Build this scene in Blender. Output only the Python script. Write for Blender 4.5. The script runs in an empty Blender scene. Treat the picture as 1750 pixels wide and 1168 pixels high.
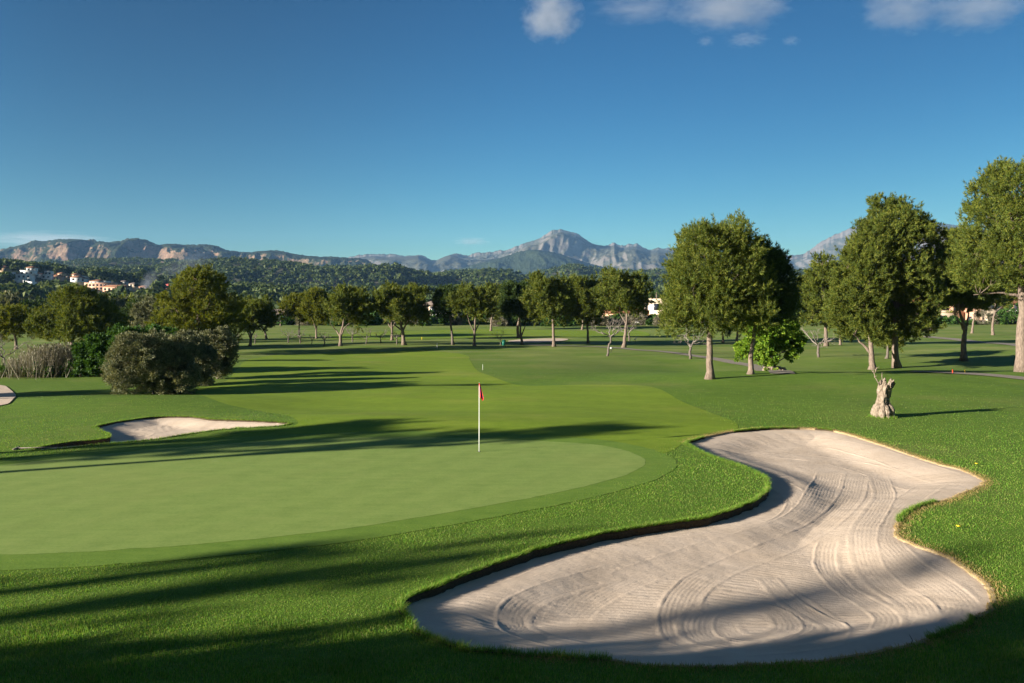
import bpy, math
import numpy as np
from mathutils import Vector

R = math.radians
scene = bpy.context.scene
COL = scene.collection

# ------------------------------------------------------------------ camera
F, CX, HY, CAM_H = 1361.0, 875.0, 532.0, 4.4      # focal length, centre and horizon in photo pixels
cam_d = bpy.data.cameras.new('camera'); cam = bpy.data.objects.new('camera', cam_d); COL.objects.link(cam)
cam_d.sensor_width = 36.0; cam_d.lens = 36.0 * F / 1750.0
cam_d.shift_y = -(584.0 - HY) / 1750.0
cam_d.clip_start = 0.1; cam_d.clip_end = 40000
cam.location = (0, 0, CAM_H); cam.rotation_euler = (R(90), 0, 0)
scene.camera = cam

# ------------------------------------------------------------------ sun and sky
SUN_EL, SUN_AZ = 13.0, 24.0                        # light travels towards +x and SUN_AZ degrees towards +y
Ldir = Vector((math.cos(R(SUN_EL)) * math.cos(R(SUN_AZ)), math.cos(R(SUN_EL)) * math.sin(R(SUN_AZ)), -math.sin(R(SUN_EL))))
sun_d = bpy.data.lights.new('sun', 'SUN'); sun_d.energy = 5.0; sun_d.angle = R(0.5); sun_d.color = (1.0, 0.93, 0.81)
sun = bpy.data.objects.new('sun', sun_d); COL.objects.link(sun)
sun.rotation_euler = Ldir.to_track_quat('-Z', 'Y').to_euler()
world = bpy.data.worlds.new('World'); scene.world = world; world.use_nodes = True
wn = world.node_tree.nodes; wl = world.node_tree.links
bgn = wn['Background']; bgn.inputs['Strength'].default_value = 0.055
sky = wn.new('ShaderNodeTexSky'); sky.sky_type = 'NISHITA'; sky.sun_disc = False
sky.sun_elevation = R(SUN_EL)
sky.sun_rotation = math.atan2(-Ldir.x, -Ldir.y)    # compass bearing of the sun, measured from +y towards +x
sky.air_density = 1.0; sky.dust_density = 0.15; sky.ozone_density = 4.0; sky.altitude = 50
hs = wn.new('ShaderNodeHueSaturation'); hs.inputs['Saturation'].default_value = 1.2; hs.inputs['Value'].default_value = 0.2
wl.new(sky.outputs[0], hs.inputs['Color'])
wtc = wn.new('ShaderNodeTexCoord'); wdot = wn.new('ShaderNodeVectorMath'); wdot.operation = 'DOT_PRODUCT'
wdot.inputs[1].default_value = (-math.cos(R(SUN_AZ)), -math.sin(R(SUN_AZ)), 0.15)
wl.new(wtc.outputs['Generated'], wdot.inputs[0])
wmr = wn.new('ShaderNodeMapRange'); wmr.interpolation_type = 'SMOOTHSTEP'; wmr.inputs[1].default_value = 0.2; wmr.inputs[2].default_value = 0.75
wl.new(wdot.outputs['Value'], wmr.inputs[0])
wmx = wn.new('ShaderNodeMix'); wmx.data_type = 'RGBA'; wpale = wn.new('ShaderNodeHueSaturation'); wpale.inputs['Saturation'].default_value = 0.7; wpale.inputs['Value'].default_value = 3.4  # sky towards the sun, out of view, paled and brightened to fill shadows
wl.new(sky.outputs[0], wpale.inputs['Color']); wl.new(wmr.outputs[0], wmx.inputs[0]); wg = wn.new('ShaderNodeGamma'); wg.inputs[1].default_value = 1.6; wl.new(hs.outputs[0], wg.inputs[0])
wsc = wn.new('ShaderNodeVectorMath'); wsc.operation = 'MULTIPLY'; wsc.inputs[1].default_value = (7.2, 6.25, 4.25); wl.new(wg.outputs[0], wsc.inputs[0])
wm2 = wn.new('ShaderNodeMapRange'); wm2.inputs[1].default_value = -1; wm2.inputs[2].default_value = 1; wl.new(wdot.outputs['Value'], wm2.inputs[0])   # sky coloured darker to both sides, like lens vignetting and a polarizer
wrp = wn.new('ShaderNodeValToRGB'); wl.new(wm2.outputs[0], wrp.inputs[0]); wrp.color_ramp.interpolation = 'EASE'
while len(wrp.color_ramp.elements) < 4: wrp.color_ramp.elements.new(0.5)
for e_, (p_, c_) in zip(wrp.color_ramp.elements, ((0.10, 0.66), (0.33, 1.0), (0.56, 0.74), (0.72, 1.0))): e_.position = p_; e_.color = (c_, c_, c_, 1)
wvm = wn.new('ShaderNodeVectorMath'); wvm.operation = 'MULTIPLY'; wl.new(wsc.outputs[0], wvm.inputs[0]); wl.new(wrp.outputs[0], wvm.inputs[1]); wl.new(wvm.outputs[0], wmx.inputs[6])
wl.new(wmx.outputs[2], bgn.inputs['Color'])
scene.view_settings.view_transform = 'Standard'; scene.view_settings.look = 'None'
scene.view_settings.exposure = 1.5; scene.view_settings.gamma = 1.0
scene.cycles.max_bounces = 6; scene.cycles.diffuse_bounces = 2; scene.cycles.transmission_bounces = 3
scene.cycles.volume_bounces = 0; scene.cycles.transparent_max_bounces = 8
scene.cycles.use_denoising = True

# ------------------------------------------------------------------ helpers
rng = np.random.default_rng(7)

def mesh(name, V, Fs, mat=None, parent=None, smooth=False, attrs=None, mats=None, midx=None):
    """One mesh object from a vertex array and a list of face arrays (k,3)/(k,4)."""
    V = np.asarray(V, np.float32).reshape(-1, 3)
    if isinstance(Fs, np.ndarray): Fs = [Fs]
    Fs = [np.asarray(f, np.int32) for f in Fs if len(f)]
    me = bpy.data.meshes.new(name)
    me.vertices.add(len(V)); me.vertices.foreach_set('co', V.ravel())
    loops = np.concatenate([f.ravel() for f in Fs]); tot = np.concatenate([np.full(len(f), f.shape[1], np.int32) for f in Fs])
    me.loops.add(len(loops)); me.loops.foreach_set('vertex_index', loops)
    me.polygons.add(len(tot)); st = np.zeros(len(tot), np.int32); st[1:] = np.cumsum(tot)[:-1]
    me.polygons.foreach_set('loop_start', st)
    if smooth: me.polygons.foreach_set('use_smooth', np.ones(len(tot), bool))
    for m in (mats or ([mat] if mat else [])): me.materials.append(m)
    if midx is not None: me.polygons.foreach_set('material_index', np.asarray(midx, np.int32))
    me.update(calc_edges=True)
    for k, a in (attrs or {}).items():
        at = me.attributes.new(k, 'FLOAT', 'POINT'); at.data.foreach_set('value', np.asarray(a, np.float32))
    o = bpy.data.objects.new(name, me); COL.objects.link(o)
    if parent: o.parent = parent
    return o

def tag(o, label=None, cat=None, group=None, kind=None):
    if label: o['label'] = label
    if cat: o['category'] = cat
    if group: o['group'] = group
    if kind: o['kind'] = kind
    return o

def empty(name, loc, label, cat, group=None, rz=0.0):
    o = bpy.data.objects.new(name, None); COL.objects.link(o); o.location = loc; o.rotation_euler = (0, 0, rz)
    o.empty_display_size = 0.2
    return tag(o, label, cat, group)

class MB:
    """collects shapes into one mesh"""
    def __init__(s): s.V = []; s.T = []; s.Q = []; s.n = 0
    def add(s, V, T=None, Q=None):
        V = np.asarray(V, float).reshape(-1, 3)
        if T is not None and len(T): s.T.append(np.asarray(T) + s.n)
        if Q is not None and len(Q): s.Q.append(np.asarray(Q) + s.n)
        s.V.append(V); s.n += len(V); return s
    def box(s, c, d, rz=0.0):
        x, y, z = np.array(d) / 2
        v = np.array([[-x,-y,-z],[x,-y,-z],[x,y,-z],[-x,y,-z],[-x,-y,z],[x,-y,z],[x,y,z],[-x,y,z]])
        ca, sa = math.cos(rz), math.sin(rz)
        v = np.c_[v[:,0]*ca - v[:,1]*sa, v[:,0]*sa + v[:,1]*ca, v[:,2]] + np.array(c)
        return s.add(v, Q=[[0,3,2,1],[4,5,6,7],[0,1,5,4],[1,2,6,5],[2,3,7,6],[3,0,4,7]])
    def tube(s, P, r, k=8, cap=True):
        P = np.asarray(P, float); n = len(P); r = np.broadcast_to(np.asarray(r, float), (n,))
        T = np.gradient(P, axis=0); T /= np.linalg.norm(T, axis=1)[:, None] + 1e-9
        ref = np.array([0.31, 0.95, 0.05]); U = np.cross(T, ref); U /= np.linalg.norm(U, axis=1)[:, None] + 1e-9
        W = np.cross(T, U); a = np.arange(k) * 2 * math.pi / k
        V = P[:, None] + r[:, None, None] * (np.cos(a)[None, :, None] * U[:, None] + np.sin(a)[None, :, None] * W[:, None])
        i = np.arange(n - 1)[:, None] * k; j = np.arange(k)[None]; j2 = (j + 1) % k
        Q = np.stack([i + j, i + j2, i + k + j2, i + k + j], -1).reshape(-1, 4)
        V = V.reshape(-1, 3); Tt = []
        if cap:
            V = np.r_[V, P[-1:], P[:1]]; e = (n - 1) * k
            Tt = [[e + q, e + (q + 1) % k, n * k] for q in range(k)] + [[(q + 1) % k, q, n * k + 1] for q in range(k)]
        return s.add(V, T=Tt, Q=Q)
    def prism(s, ring, z0, z1):
        ring = np.asarray(ring, float); k = len(ring)
        V = np.r_[np.c_[ring, np.full(k, z0)], np.c_[ring, np.full(k, z1)], [[*ring.mean(0), z0]], [[*ring.mean(0), z1]]]
        Q = [[q, (q+1) % k, k + (q+1) % k, k + q] for q in range(k)]
        T = [[(q+1) % k, q, 2*k] for q in range(k)] + [[k + q, k + (q+1) % k, 2*k+1] for q in range(k)]
        return s.add(V, T=T, Q=Q)
    def build(s, name, mat, parent=None, smooth=False, attrs=None):
        fs = []
        if s.T: fs.append(np.concatenate(s.T))
        if s.Q: fs.append(np.concatenate(s.Q))
        return mesh(name, np.concatenate(s.V), fs, mat, parent, smooth, attrs)

def sstep(a, b, x):
    t = np.clip((np.asarray(x, float) - a) / (b - a), 0, 1); return t * t * (3 - 2 * t)

def vnoise(x, y, seed=0):
    xi = np.floor(x).astype(np.int64); yi = np.floor(y).astype(np.int64); fx = x - xi; fy = y - yi
    fx = fx*fx*fx*(fx*(fx*6-15)+10); fy = fy*fy*fy*(fy*(fy*6-15)+10)
    def h(i, j):
        n = (i * 374761393 + j * 668265263 + seed * 974711) & 0xffffffff
        n = ((n ^ (n >> 13)) * 1274126177) & 0xffffffff
        n = ((n ^ (n >> 16)) * 2246822519) & 0xffffffff
        return ((n ^ (n >> 15)) & 0xffffff) / float(0xffffff)
    return (h(xi,yi)*(1-fx) + h(xi+1,yi)*fx)*(1-fy) + (h(xi,yi+1)*(1-fx) + h(xi+1,yi+1)*fx)*fy

def fbm(x, y, seed=0, oct=5, gain=0.5):
    a, s, t = 1.0, 0.0, 0.0
    for o in range(oct):
        s += a * (vnoise(x, y, seed + o * 17) * 2 - 1); t += a; a *= gain; x = x * 2.03 + 11.3; y = y * 2.03 - 7.1
    return s / t

def ridged(x, y, seed=0, oct=5, gain=0.5):
    a, s, t = 1.0, 0.0, 0.0
    for o in range(oct):
        s += a * (1 - np.abs(vnoise(x, y, seed + o * 31) * 2 - 1)); t += a; a *= gain; x = x * 2.07 + 3.7; y = y * 2.07 - 9.2
    return s / t

# ------------------------------------------------------------------ terrain
def Z(x, y):
    x = np.asarray(x, float); y = np.asarray(y, float)
    z = 2.75 * (1 - sstep(-3.0, 11.5, y)) * (1 - 0.0 * x)
    z = z + 0.30 * np.exp(-((y - 31 - 0.05 * x) / 3.0) ** 2) * np.exp(-((x + 4) / 12) ** 2)
    z = z + 0.35 * np.exp(-((y - 38) / 4.0) ** 2) * np.exp(-((x + 20) / 9) ** 2)
    z = z + 0.42 * np.exp(-((y - 51.5) / 6.5) ** 2) * sstep(1, 14, x)
    z = z - 0.55 * np.exp(-((y - 66) / 8.0) ** 2) * sstep(2, 16, x)
    z = z + 1.3 * sstep(105, 185, y) + 0.5 * sstep(22, 60, x) * sstep(66, 95, y)
    z = z - 5.0 * sstep(260, 520, y)
    z = z + 0.10 * np.sin(x * 0.11 + 0.6) * np.sin(y * 0.16 + 1.0) * sstep(18, 34, y) * (1 - sstep(150, 250, y))
    z = z + 0.25 * np.sin(x * 0.045 + 2.0) * np.sin(y * 0.07) * sstep(60, 110, y) * (1 - sstep(190, 260, y))
    z = z + (0.15 * (vnoise(x / 8.0, y / 6.0, 3) - 0.5) + 0.05 * (vnoise(x / 3.1, y / 3.4, 13) - 0.5)) * sstep(29, 36, y) * (1 - sstep(110, 200, y))
    return z

def G(px, py):
    """ground point seen at a photo pixel: the sight line is followed to the terrain"""
    u = (px - CX) / F; v = (py - HY) / F
    d = np.concatenate([np.arange(4, 60, 0.02), np.arange(60, 420, 0.1)])
    below = (CAM_H - v * d) - Z(u * d, d) <= 0
    k = int(np.argmax(below)) if below.any() else len(d) - 1
    y = d[k]; x = u * y
    return np.array([x, y, float(Z(x, y))])

def at_dist(px, y):
    x = (px - CX) / F * y
    return np.array([x, y, float(Z(x, y))])

def spline(P, step, closed=True, extra=None):
    P = np.asarray(P, float); n = len(P); out = []
    rngk = range(n if closed else n - 1)
    for i in rngk:
        if closed: p0, p1, p2, p3 = P[(i-1) % n], P[i], P[(i+1) % n], P[(i+2) % n]
        else: p0, p1, p2, p3 = P[max(i-1,0)], P[i], P[i+1], P[min(i+2,n-1)]
        m = max(2, int(np.linalg.norm((p2 - p1)[:2]) / step))
        t = (np.arange(m) / m)[:, None]
        out.append(0.5 * ((2*p1) + (-p0 + p2)*t + (2*p0 - 5*p1 + 4*p2 - p3)*t**2 + (-p0 + 3*p1 - 3*p2 + p3)*t**3))
    if not closed: out.append(P[-1:])
    return np.concatenate(out)

def poly_sdf(P, pts, want=False):
    """signed distance (negative inside), nearest boundary point and its index"""
    A = P[:, :2]; B = np.roll(A, -1, 0); D = B - A; L2 = (D**2).sum(1) + 1e-12
    n = len(pts); sd = np.empty(n); near = np.empty((n, 2)); idx = np.empty(n)
    for c in range(0, n, 4000):
        p = pts[c:c+4000]; w = p[:, None] - A[None]
        t = np.clip((w * D[None]).sum(-1) / L2, 0, 1)
        q = A[None] + t[..., None] * D[None]; d2 = ((p[:, None] - q)**2).sum(-1)
        k = d2.argmin(1); r = np.arange(len(p)); d = np.sqrt(d2[r, k])
        py = p[:, 1][:, None]; c1 = (A[None,:,1] <= py) != (B[None,:,1] <= py)
        with np.errstate(divide='ignore', invalid='ignore'):
            xi = A[None,:,0] + (py - A[None,:,1]) / (D[None,:,1]) * D[None,:,0]
        ins = (c1 & (p[:, 0][:, None] < xi)).sum(1) % 2 == 1
        sd[c:c+4000] = np.where(ins, -d, d); near[c:c+4000] = q[r, k]; idx[c:c+4000] = k + t[r, k]
    return (sd, near, idx) if want else sd

def offset_poly(P, d):
    T = np.roll(P[:, :2], -1, 0) - np.roll(P[:, :2], 1, 0); T /= np.linalg.norm(T, axis=1)[:, None] + 1e-9
    area = 0.5 * np.sum(P[:, 0] * np.roll(P[:, 1], -1) - np.roll(P[:, 0], -1) * P[:, 1])
    Nn = np.c_[T[:, 1], -T[:, 0]] * (1 if area > 0 else -1)
    return np.c_[P[:, :2] + Nn * d, P[:, 2]]

def gpoly(pix, step, lips=None):
    P = np.array([[*G(a, b)[:2], (lips[i] * (0.58 if lips[i] > .07 else 1) if lips is not None else 0)] for i, (a, b) in enumerate(pix)])
    return spline(P, step)

# ------------------------------------------------------------------ node material helpers
def newmat(name):
    m = bpy.data.materials.new(name); m.use_nodes = True
    nt = m.node_tree; return m, nt, nt.nodes, nt.links, nt.nodes['Principled BSDF']

def ramp(N, stops, interp='LINEAR'):
    r = N.new('ShaderNodeValToRGB'); r.color_ramp.interpolation = interp
    el = r.color_ramp.elements
    while len(el) < len(stops): el.new(0.5)
    for e, (p, c) in zip(el, stops): e.position = p; e.color = (*c, 1) if len(c) == 3 else c
    return r

def noise(N, L, scale, detail=4, rough=0.55, vec=None, dist=0.0):
    n = N.new('ShaderNodeTexNoise'); n.inputs['Scale'].default_value = scale * 1.35; n.inputs['Detail'].default_value = detail
    n.inputs['Roughness'].default_value = rough; n.inputs['Distortion'].default_value = dist
    if vec is not None: L.new(vec, n.inputs['Vector'])
    return n

def mixc(N, L, f, a, b, mode='MIX'):
    m = N.new('ShaderNodeMix'); m.data_type = 'RGBA'; m.blend_type = mode
    for sock, v in ((m.inputs[0], f), (m.inputs[6], a), (m.inputs[7], b)):
        if isinstance(v, (int, float)): sock.default_value = v
        elif isinstance(v, tuple): sock.default_value = (*v, 1)
        else: L.new(v, sock)
    return m.outputs[2]

def objcoord(N, L, scale=(1, 1, 1), rz=0.0):
    t = N.new('ShaderNodeTexCoord'); mp = N.new('ShaderNodeMapping'); mp.inputs['Scale'].default_value = scale
    mp.inputs['Rotation'].default_value = (0, 0, rz)
    L.new(t.outputs['Object'], mp.inputs['Vector']); return mp.outputs[0]

def grass_mat(name, dark, mid, lite, dry, dry_amt, fine=60.0, stripe=None, bump=0.5, bdist=0.02, far_dry=0.0):
    m, nt, N, L, B = newmat(name)
    v = objcoord(N, L)
    big = noise(N, L, 0.09, 5, 0.6, v); med = noise(N, L, 1.3, 5, 0.65, v); fin = noise(N, L, fine, 3, 0.7, v)
    vs = objcoord(N, L, (0.35, 3.0, 1), R(12)); streak = noise(N, L, 1.2, 4, 0.6, vs)
    a = N.new('ShaderNodeMath'); a.operation = 'MULTIPLY_ADD'; a.inputs[1].default_value = 0.45; L.new(med.outputs[0], a.inputs[0])
    b = N.new('ShaderNodeMath'); b.operation = 'MULTIPLY_ADD'; b.inputs[1].default_value = 0.35; L.new(streak.outputs[0], b.inputs[0])
    c = N.new('ShaderNodeMath'); c.operation = 'MULTIPLY_ADD'; c.inputs[1].default_value = 0.45; L.new(fin.outputs[0], c.inputs[0])
    L.new(a.outputs[0], b.inputs[2]); L.new(b.outputs[0], c.inputs[2]); c_ = c.outputs[0]; a.inputs[2].default_value = -0.13
    col = ramp(N, [(0.25, dark), (0.5, mid), (0.78, lite)]); L.new(c_, col.inputs[0]); out = col.outputs[0]
    dr = ramp(N, [(0.52, (0, 0, 0)), (0.70, (1, 1, 1))]); L.new(big.outputs[0], dr.inputs[0])
    md = N.new('ShaderNodeMath'); md.operation = 'MULTIPLY'; L.new(dr.outputs[0], md.inputs[0]); md.inputs[1].default_value = dry_amt
    out = mixc(N, L, md.outputs[0], out, dry)
    if far_dry:                                                   # unwatered ground further out is paler and drier in patches
        sx = N.new('ShaderNodeSeparateXYZ'); L.new(v, sx.inputs[0]); mr = N.new('ShaderNodeMapRange'); mr.inputs[1].default_value = 52; mr.inputs[2].default_value = 85; L.new(sx.outputs[1], mr.inputs[0])
        n3 = noise(N, L, 0.16, 4, 0.6, objcoord(N, L, (0.5, 1.0, 1))); r3 = ramp(N, [(0.38, (0.1, 0.1, 0.1)), (0.66, (1, 1, 1))]); L.new(n3.outputs[0], r3.inputs[0])
        m3 = N.new('ShaderNodeMath'); m3.operation = 'MULTIPLY'; L.new(mr.outputs[0], m3.inputs[0]); L.new(r3.outputs[0], m3.inputs[1])
        m4 = N.new('ShaderNodeMath'); m4.operation = 'MULTIPLY'; m4.inputs[1].default_value = far_dry; L.new(m3.outputs[0], m4.inputs[0]); out = mixc(N, L, m4.outputs[0], out, (0.26, 0.27, 0.085))
    if stripe:
        w = N.new('ShaderNodeTexWave'); w.wave_type = 'BANDS'; w.bands_direction = 'X'; w.inputs['Scale'].default_value = stripe[0]
        w.inputs['Distortion'].default_value = 4.0; w.inputs['Detail'].default_value = 2; w.inputs['Detail Scale'].default_value = 0.6
        L.new(objcoord(N, L, (1, 1, 1), stripe[1]), w.inputs['Vector'])
        rr = ramp(N, [(0.3, (1 - stripe[2],) * 3), (0.7, (1 + stripe[2],) * 3)]); L.new(w.outputs['Fac'], rr.inputs[0])
        out = mixc(N, L, 1.0, out, rr.outputs[0], 'MULTIPLY')
    L.new(out, B.inputs['Base Color']); B.inputs['Roughness'].default_value = 0.9
    B.inputs['Specular IOR Level'].default_value = 0.15
    bp = N.new('ShaderNodeBump'); bp.inputs['Strength'].default_value = bump; bp.inputs['Distance'].default_value = bdist
    L.new(c_, bp.inputs['Height']); L.new(bp.outputs[0], B.inputs['Normal'])
    return m

def leaf_mat(name, cols, trans=0.35, tint=1.5):
    m, nt, N, L, B = newmat(name)
    g = N.new('ShaderNodeNewGeometry')
    r = ramp(N, [(i / max(1, len(cols) - 1), c) for i, c in enumerate(cols)]); L.new(g.outputs['Random Per Island'], r.inputs[0])
    v = objcoord(N, L); n = noise(N, L, 0.55, 3, 0.6, v)
    rr = ramp(N, [(0.3, (0.72, 0.76, 0.72)), (0.7, (1.25, 1.2, 1.05))]); L.new(n.outputs[0], rr.inputs[0])
    c = mixc(N, L, 1.0, r.outputs[0], rr.outputs[0], 'MULTIPLY')
    L.new(c, B.inputs['Base Color']); B.inputs['Roughness'].default_value = 0.65; B.inputs['Specular IOR Level'].default_value = 0.25
    t = N.new('ShaderNodeBsdfTranslucent'); c2 = mixc(N, L, 1.0, c, (tint, tint * 0.95, tint * 0.6), 'MULTIPLY'); L.new(c2, t.inputs['Color'])
    mx = N.new('ShaderNodeMixShader'); mx.inputs[0].default_value = trans
    L.new(B.outputs[0], mx.inputs[1]); L.new(t.outputs[0], mx.inputs[2]); L.new(mx.outputs[0], N['Material Output'].inputs['Surface'])
    return m

def rough_mat(name, c1, c2, scale=6.0, bump=0.5, bdist=0.02, rough=0.9, stretch=(1, 1, 1)):
    m, nt, N, L, B = newmat(name)
    v = objcoord(N, L, stretch); n = noise(N, L, scale, 6, 0.65, v)
    r = ramp(N, [(0.32, c1), (0.68, c2)]); L.new(n.outputs[0], r.inputs[0]); L.new(r.outputs[0], B.inputs['Base Color'])
    B.inputs['Roughness'].default_value = rough; B.inputs['Specular IOR Level'].default_value = 0.2
    bp = N.new('ShaderNodeBump'); bp.inputs['Strength'].default_value = bump; bp.inputs['Distance'].default_value = bdist
    L.new(n.outputs[0], bp.inputs['Height']); L.new(bp.outputs[0], B.inputs['Normal'])
    return m

M = {}
M['rough'] = grass_mat('rough_grass', (0.068, 0.132, 0.012), (0.108, 0.185, 0.019), (0.165, 0.245, 0.032), (0.24, 0.225, 0.07), 0.4, fine=13, bump=0.7, bdist=0.04, far_dry=0.75)
M['fairway'] = grass_mat('fairway_grass', (0.11, 0.18, 0.012), (0.17, 0.25, 0.018), (0.235, 0.305, 0.03), (0.29, 0.285, 0.055), 0.45, fine=11, stripe=(0.12, R(-72), 0.035), bump=0.4)
M['green'] = grass_mat('green_turf', (0.15, 0.235, 0.045), (0.222, 0.305, 0.07), (0.29, 0.35, 0.095), (0.28, 0.31, 0.085), 0.35, fine=11, stripe=(0.25, R(28), 0.018), bump=0.3, bdist=0.01)
M['collar'] = grass_mat('collar_grass', (0.09, 0.17, 0.02), (0.14, 0.23, 0.03), (0.19, 0.28, 0.045), (0.22, 0.25, 0.05), 0.3, fine=14, bump=0.5)
M['blade'] = leaf_mat('grass_blade', [(0.06, 0.16, 0.017), (0.105, 0.25, 0.022), (0.15, 0.305, 0.03), (0.22, 0.31, 0.055), (0.32, 0.31, 0.11)], 0.4, 1.4)
M['straw'] = leaf_mat('dry_grass_blade', [(0.35, 0.22, 0.09), (0.5, 0.36, 0.17), (0.28, 0.24, 0.07)], 0.3, 1.1)
M['soil'] = rough_mat('lip_soil', (0.03, 0.022, 0.012), (0.10, 0.07, 0.04), 25, 0.8, 0.03)
M['dryedge'] = rough_mat('dry_turf_edge', (0.26, 0.19, 0.09), (0.42, 0.32, 0.19), 20, 0.8, 0.03)
M['bark'] = rough_mat('pine_bark', (0.11, 0.08, 0.062), (0.27, 0.205, 0.16), 5, 0.9, 0.05, stretch=(2, 2, 0.5))
M['darkbark'] = rough_mat('almond_bark', (0.07, 0.055, 0.045), (0.2, 0.165, 0.14), 9, 0.9, 0.03, stretch=(2, 2, 0.5))
M['palebark'] = rough_mat('old_olive_wood', (0.13, 0.095, 0.065), (0.43, 0.345, 0.265), 6, 1.0, 0.08, stretch=(2.4, 2.4, 0.7))
M['path'] = rough_mat('cart_path_gravel', (0.20, 0.17, 0.135), (0.30, 0.26, 0.21), 4, 0.3, 0.01)
M['pine'] = leaf_mat('pine_needles', [(0.036, 0.06, 0.011), (0.08, 0.115, 0.016), (0.13, 0.16, 0.021), (0.205, 0.20, 0.032)], 0.3)
M['pineyellow'] = leaf_mat('pine_needles_yellow', [(0.05, 0.075, 0.008), (0.09, 0.12, 0.01), (0.15, 0.16, 0.015), (0.2, 0.19, 0.02)], 0.35)
M['pinedark'] = leaf_mat('pine_needles_dark', [(0.02, 0.042, 0.010), (0.042, 0.075, 0.016), (0.07, 0.105, 0.02)], 0.25)  # dark needles; also stands in for shade on pines shadowed by neighbours
M['olive'] = leaf_mat('olive_shrub_leaves', [(0.065, 0.08, 0.042), (0.11, 0.125, 0.07), (0.18, 0.19, 0.115), (0.25, 0.23, 0.14)], 0.25)
M['shrub'] = leaf_mat('dark_shrub_leaves', [(0.026, 0.068, 0.014), (0.046, 0.105, 0.018), (0.075, 0.145, 0.025)], 0.25)
M['orange'] = leaf_mat('bright_broad_leaves', [(0.06, 0.145, 0.012), (0.125, 0.24, 0.018), (0.205, 0.315, 0.024), (0.29, 0.36, 0.045)], 0.4)
M['reed'] = leaf_mat('reed_stems', [(0.12, 0.105, 0.08), (0.19, 0.165, 0.13), (0.28, 0.25, 0.20), (0.11, 0.12, 0.05)], 0.2, 1.1)
M['twig'] = rough_mat('bare_twigs', (0.12, 0.1, 0.085), (0.28, 0.24, 0.21), 12, 0.3, 0.01)
M['forest'] = leaf_mat('forest_foliage', [(0.022, 0.044, 0.010), (0.044, 0.074, 0.015), (0.075, 0.104, 0.021), (0.105, 0.128, 0.03)], 0.2)

def plain(name, c, rough=0.6, var=0.12, scale=3.0):
    return rough_mat(name, tuple(x * (1 - var) for x in c), tuple(min(1, x * (1 + var)) for x in c), scale, 0.15, 0.01, rough)
M['white'] = plain('white_render', (0.72, 0.70, 0.66)); M['cream'] = plain('cream_render', (0.68, 0.54, 0.40))
M['pink'] = plain('salmon_render', (0.62, 0.36, 0.24)); M['ochre'] = plain('ochre_render', (0.60, 0.42, 0.24))
M['roof'] = rough_mat('terracotta_tiles', (0.20, 0.09, 0.05), (0.36, 0.18, 0.10), 3, 0.6, 0.05, stretch=(1, 6, 1))
M['greyroof'] = plain('weathered_tiles', (0.23, 0.18, 0.15)); M['redroof'] = plain('red_roof', (0.42, 0.10, 0.08))
M['glass'] = plain('window_glass', (0.03, 0.035, 0.045), 0.15); M['pole'] = plain('white_fibreglass', (0.82, 0.82, 0.76), 0.35, 0.03)
M['greenplastic'] = plain('green_plastic', (0.015, 0.12, 0.085), 0.4); M['redpaint'] = plain('red_paint', (0.65, 0.06, 0.02), 0.5)
M['yellow'] = plain('yellow_paint', (0.8, 0.55, 0.03), 0.5); M['feather'] = plain('white_feathers', (0.8, 0.8, 0.78), 0.8)
M['wood'] = plain('grey_wood', (0.2, 0.17, 0.14), 0.7); M['black'] = plain('dark_rubber', (0.02, 0.02, 0.02), 0.6)
M['bill'] = plain('yellow_bill', (0.7, 0.4, 0.03), 0.5)

def sand_mat():
    m, nt, N, L, B = newmat('bunker_sand')
    v = objcoord(N, L); n = noise(N, L, 0.8, 5, 0.6, v); f = noise(N, L, 120, 3, 0.7, v); g = noise(N, L, 14, 4, 0.6, v)
    r = ramp(N, [(0.3, (0.60, 0.475, 0.36)), (0.7, (0.71, 0.575, 0.452))]); L.new(n.outputs[0], r.inputs[0])
    r2 = ramp(N, [(0.3, (0.84, 0.83, 0.82)), (0.7, (1.06, 1.06, 1.06))]); L.new(f.outputs[0], r2.inputs[0])
    L.new(mixc(N, L, 1.0, r.outputs[0], r2.outputs[0], 'MULTIPLY'), B.inputs['Base Color'])
    B.inputs['Roughness'].default_value = 0.95; B.inputs['Specular IOR Level'].default_value = 0.1
    b1 = N.new('ShaderNodeBump'); b1.inputs['Strength'].default_value = 0.6; b1.inputs['Distance'].default_value = 0.006
    b2 = N.new('ShaderNodeBump'); b2.inputs['Strength'].default_value = 0.25; b2.inputs['Distance'].default_value = 0.02
    L.new(f.outputs[0], b1.inputs['Height']); L.new(g.outputs[0], b2.inputs['Height'])
    L.new(b2.outputs[0], b1.inputs['Normal']); L.new(b1.outputs[0], B.inputs['Normal'])
    return m
M['sand'] = sand_mat()

# ------------------------------------------------------------------ ground layout (outlines read off the photo, laid on the terrain)
BIG = [(1176,756,.10),(1234,741,.08),(1291,734,.06),(1361,732,.05),(1422,736,.05),(1478,751,.04),(1539,772,.03),(1595,791,.03),(1647,805,.02),
       (1681,824,.02),(1656,838,.03),(1619,854,.08),(1567,866,.10),(1544,883,.06),(1531,901,.04),(1537,920,.03),(1586,939,.03),(1624,955,.03),
       (1652,974,.03),(1680,995,.03),(1697,1019,.03),(1689,1042,.04),(1642,1073,.06),(1572,1098,.08),(1502,1115,.08),(1394,1129,.08),(1291,1136,.08),
       (1150,1139,.08),(1007,1128,.09),(935,1124,.10),(853,1117,.11),(794,1112,.12),(749,1096,.13),(708,1074,.15),(688,1042,.17),(699,1022,.19),
       (749,1002,.22),(803,979,.24),(871,956,.25),(916,941,.26),(984,922,.27),(1052,909,.28),(1120,898,.28),(1200,886,.28),(1262,868,.28),
       (1295,853,.28),(1312,838,.28),(1309,822,.27),(1291,808,.25),(1253,793,.22),(1211,779,.18),(1183,765,.14)]
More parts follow.
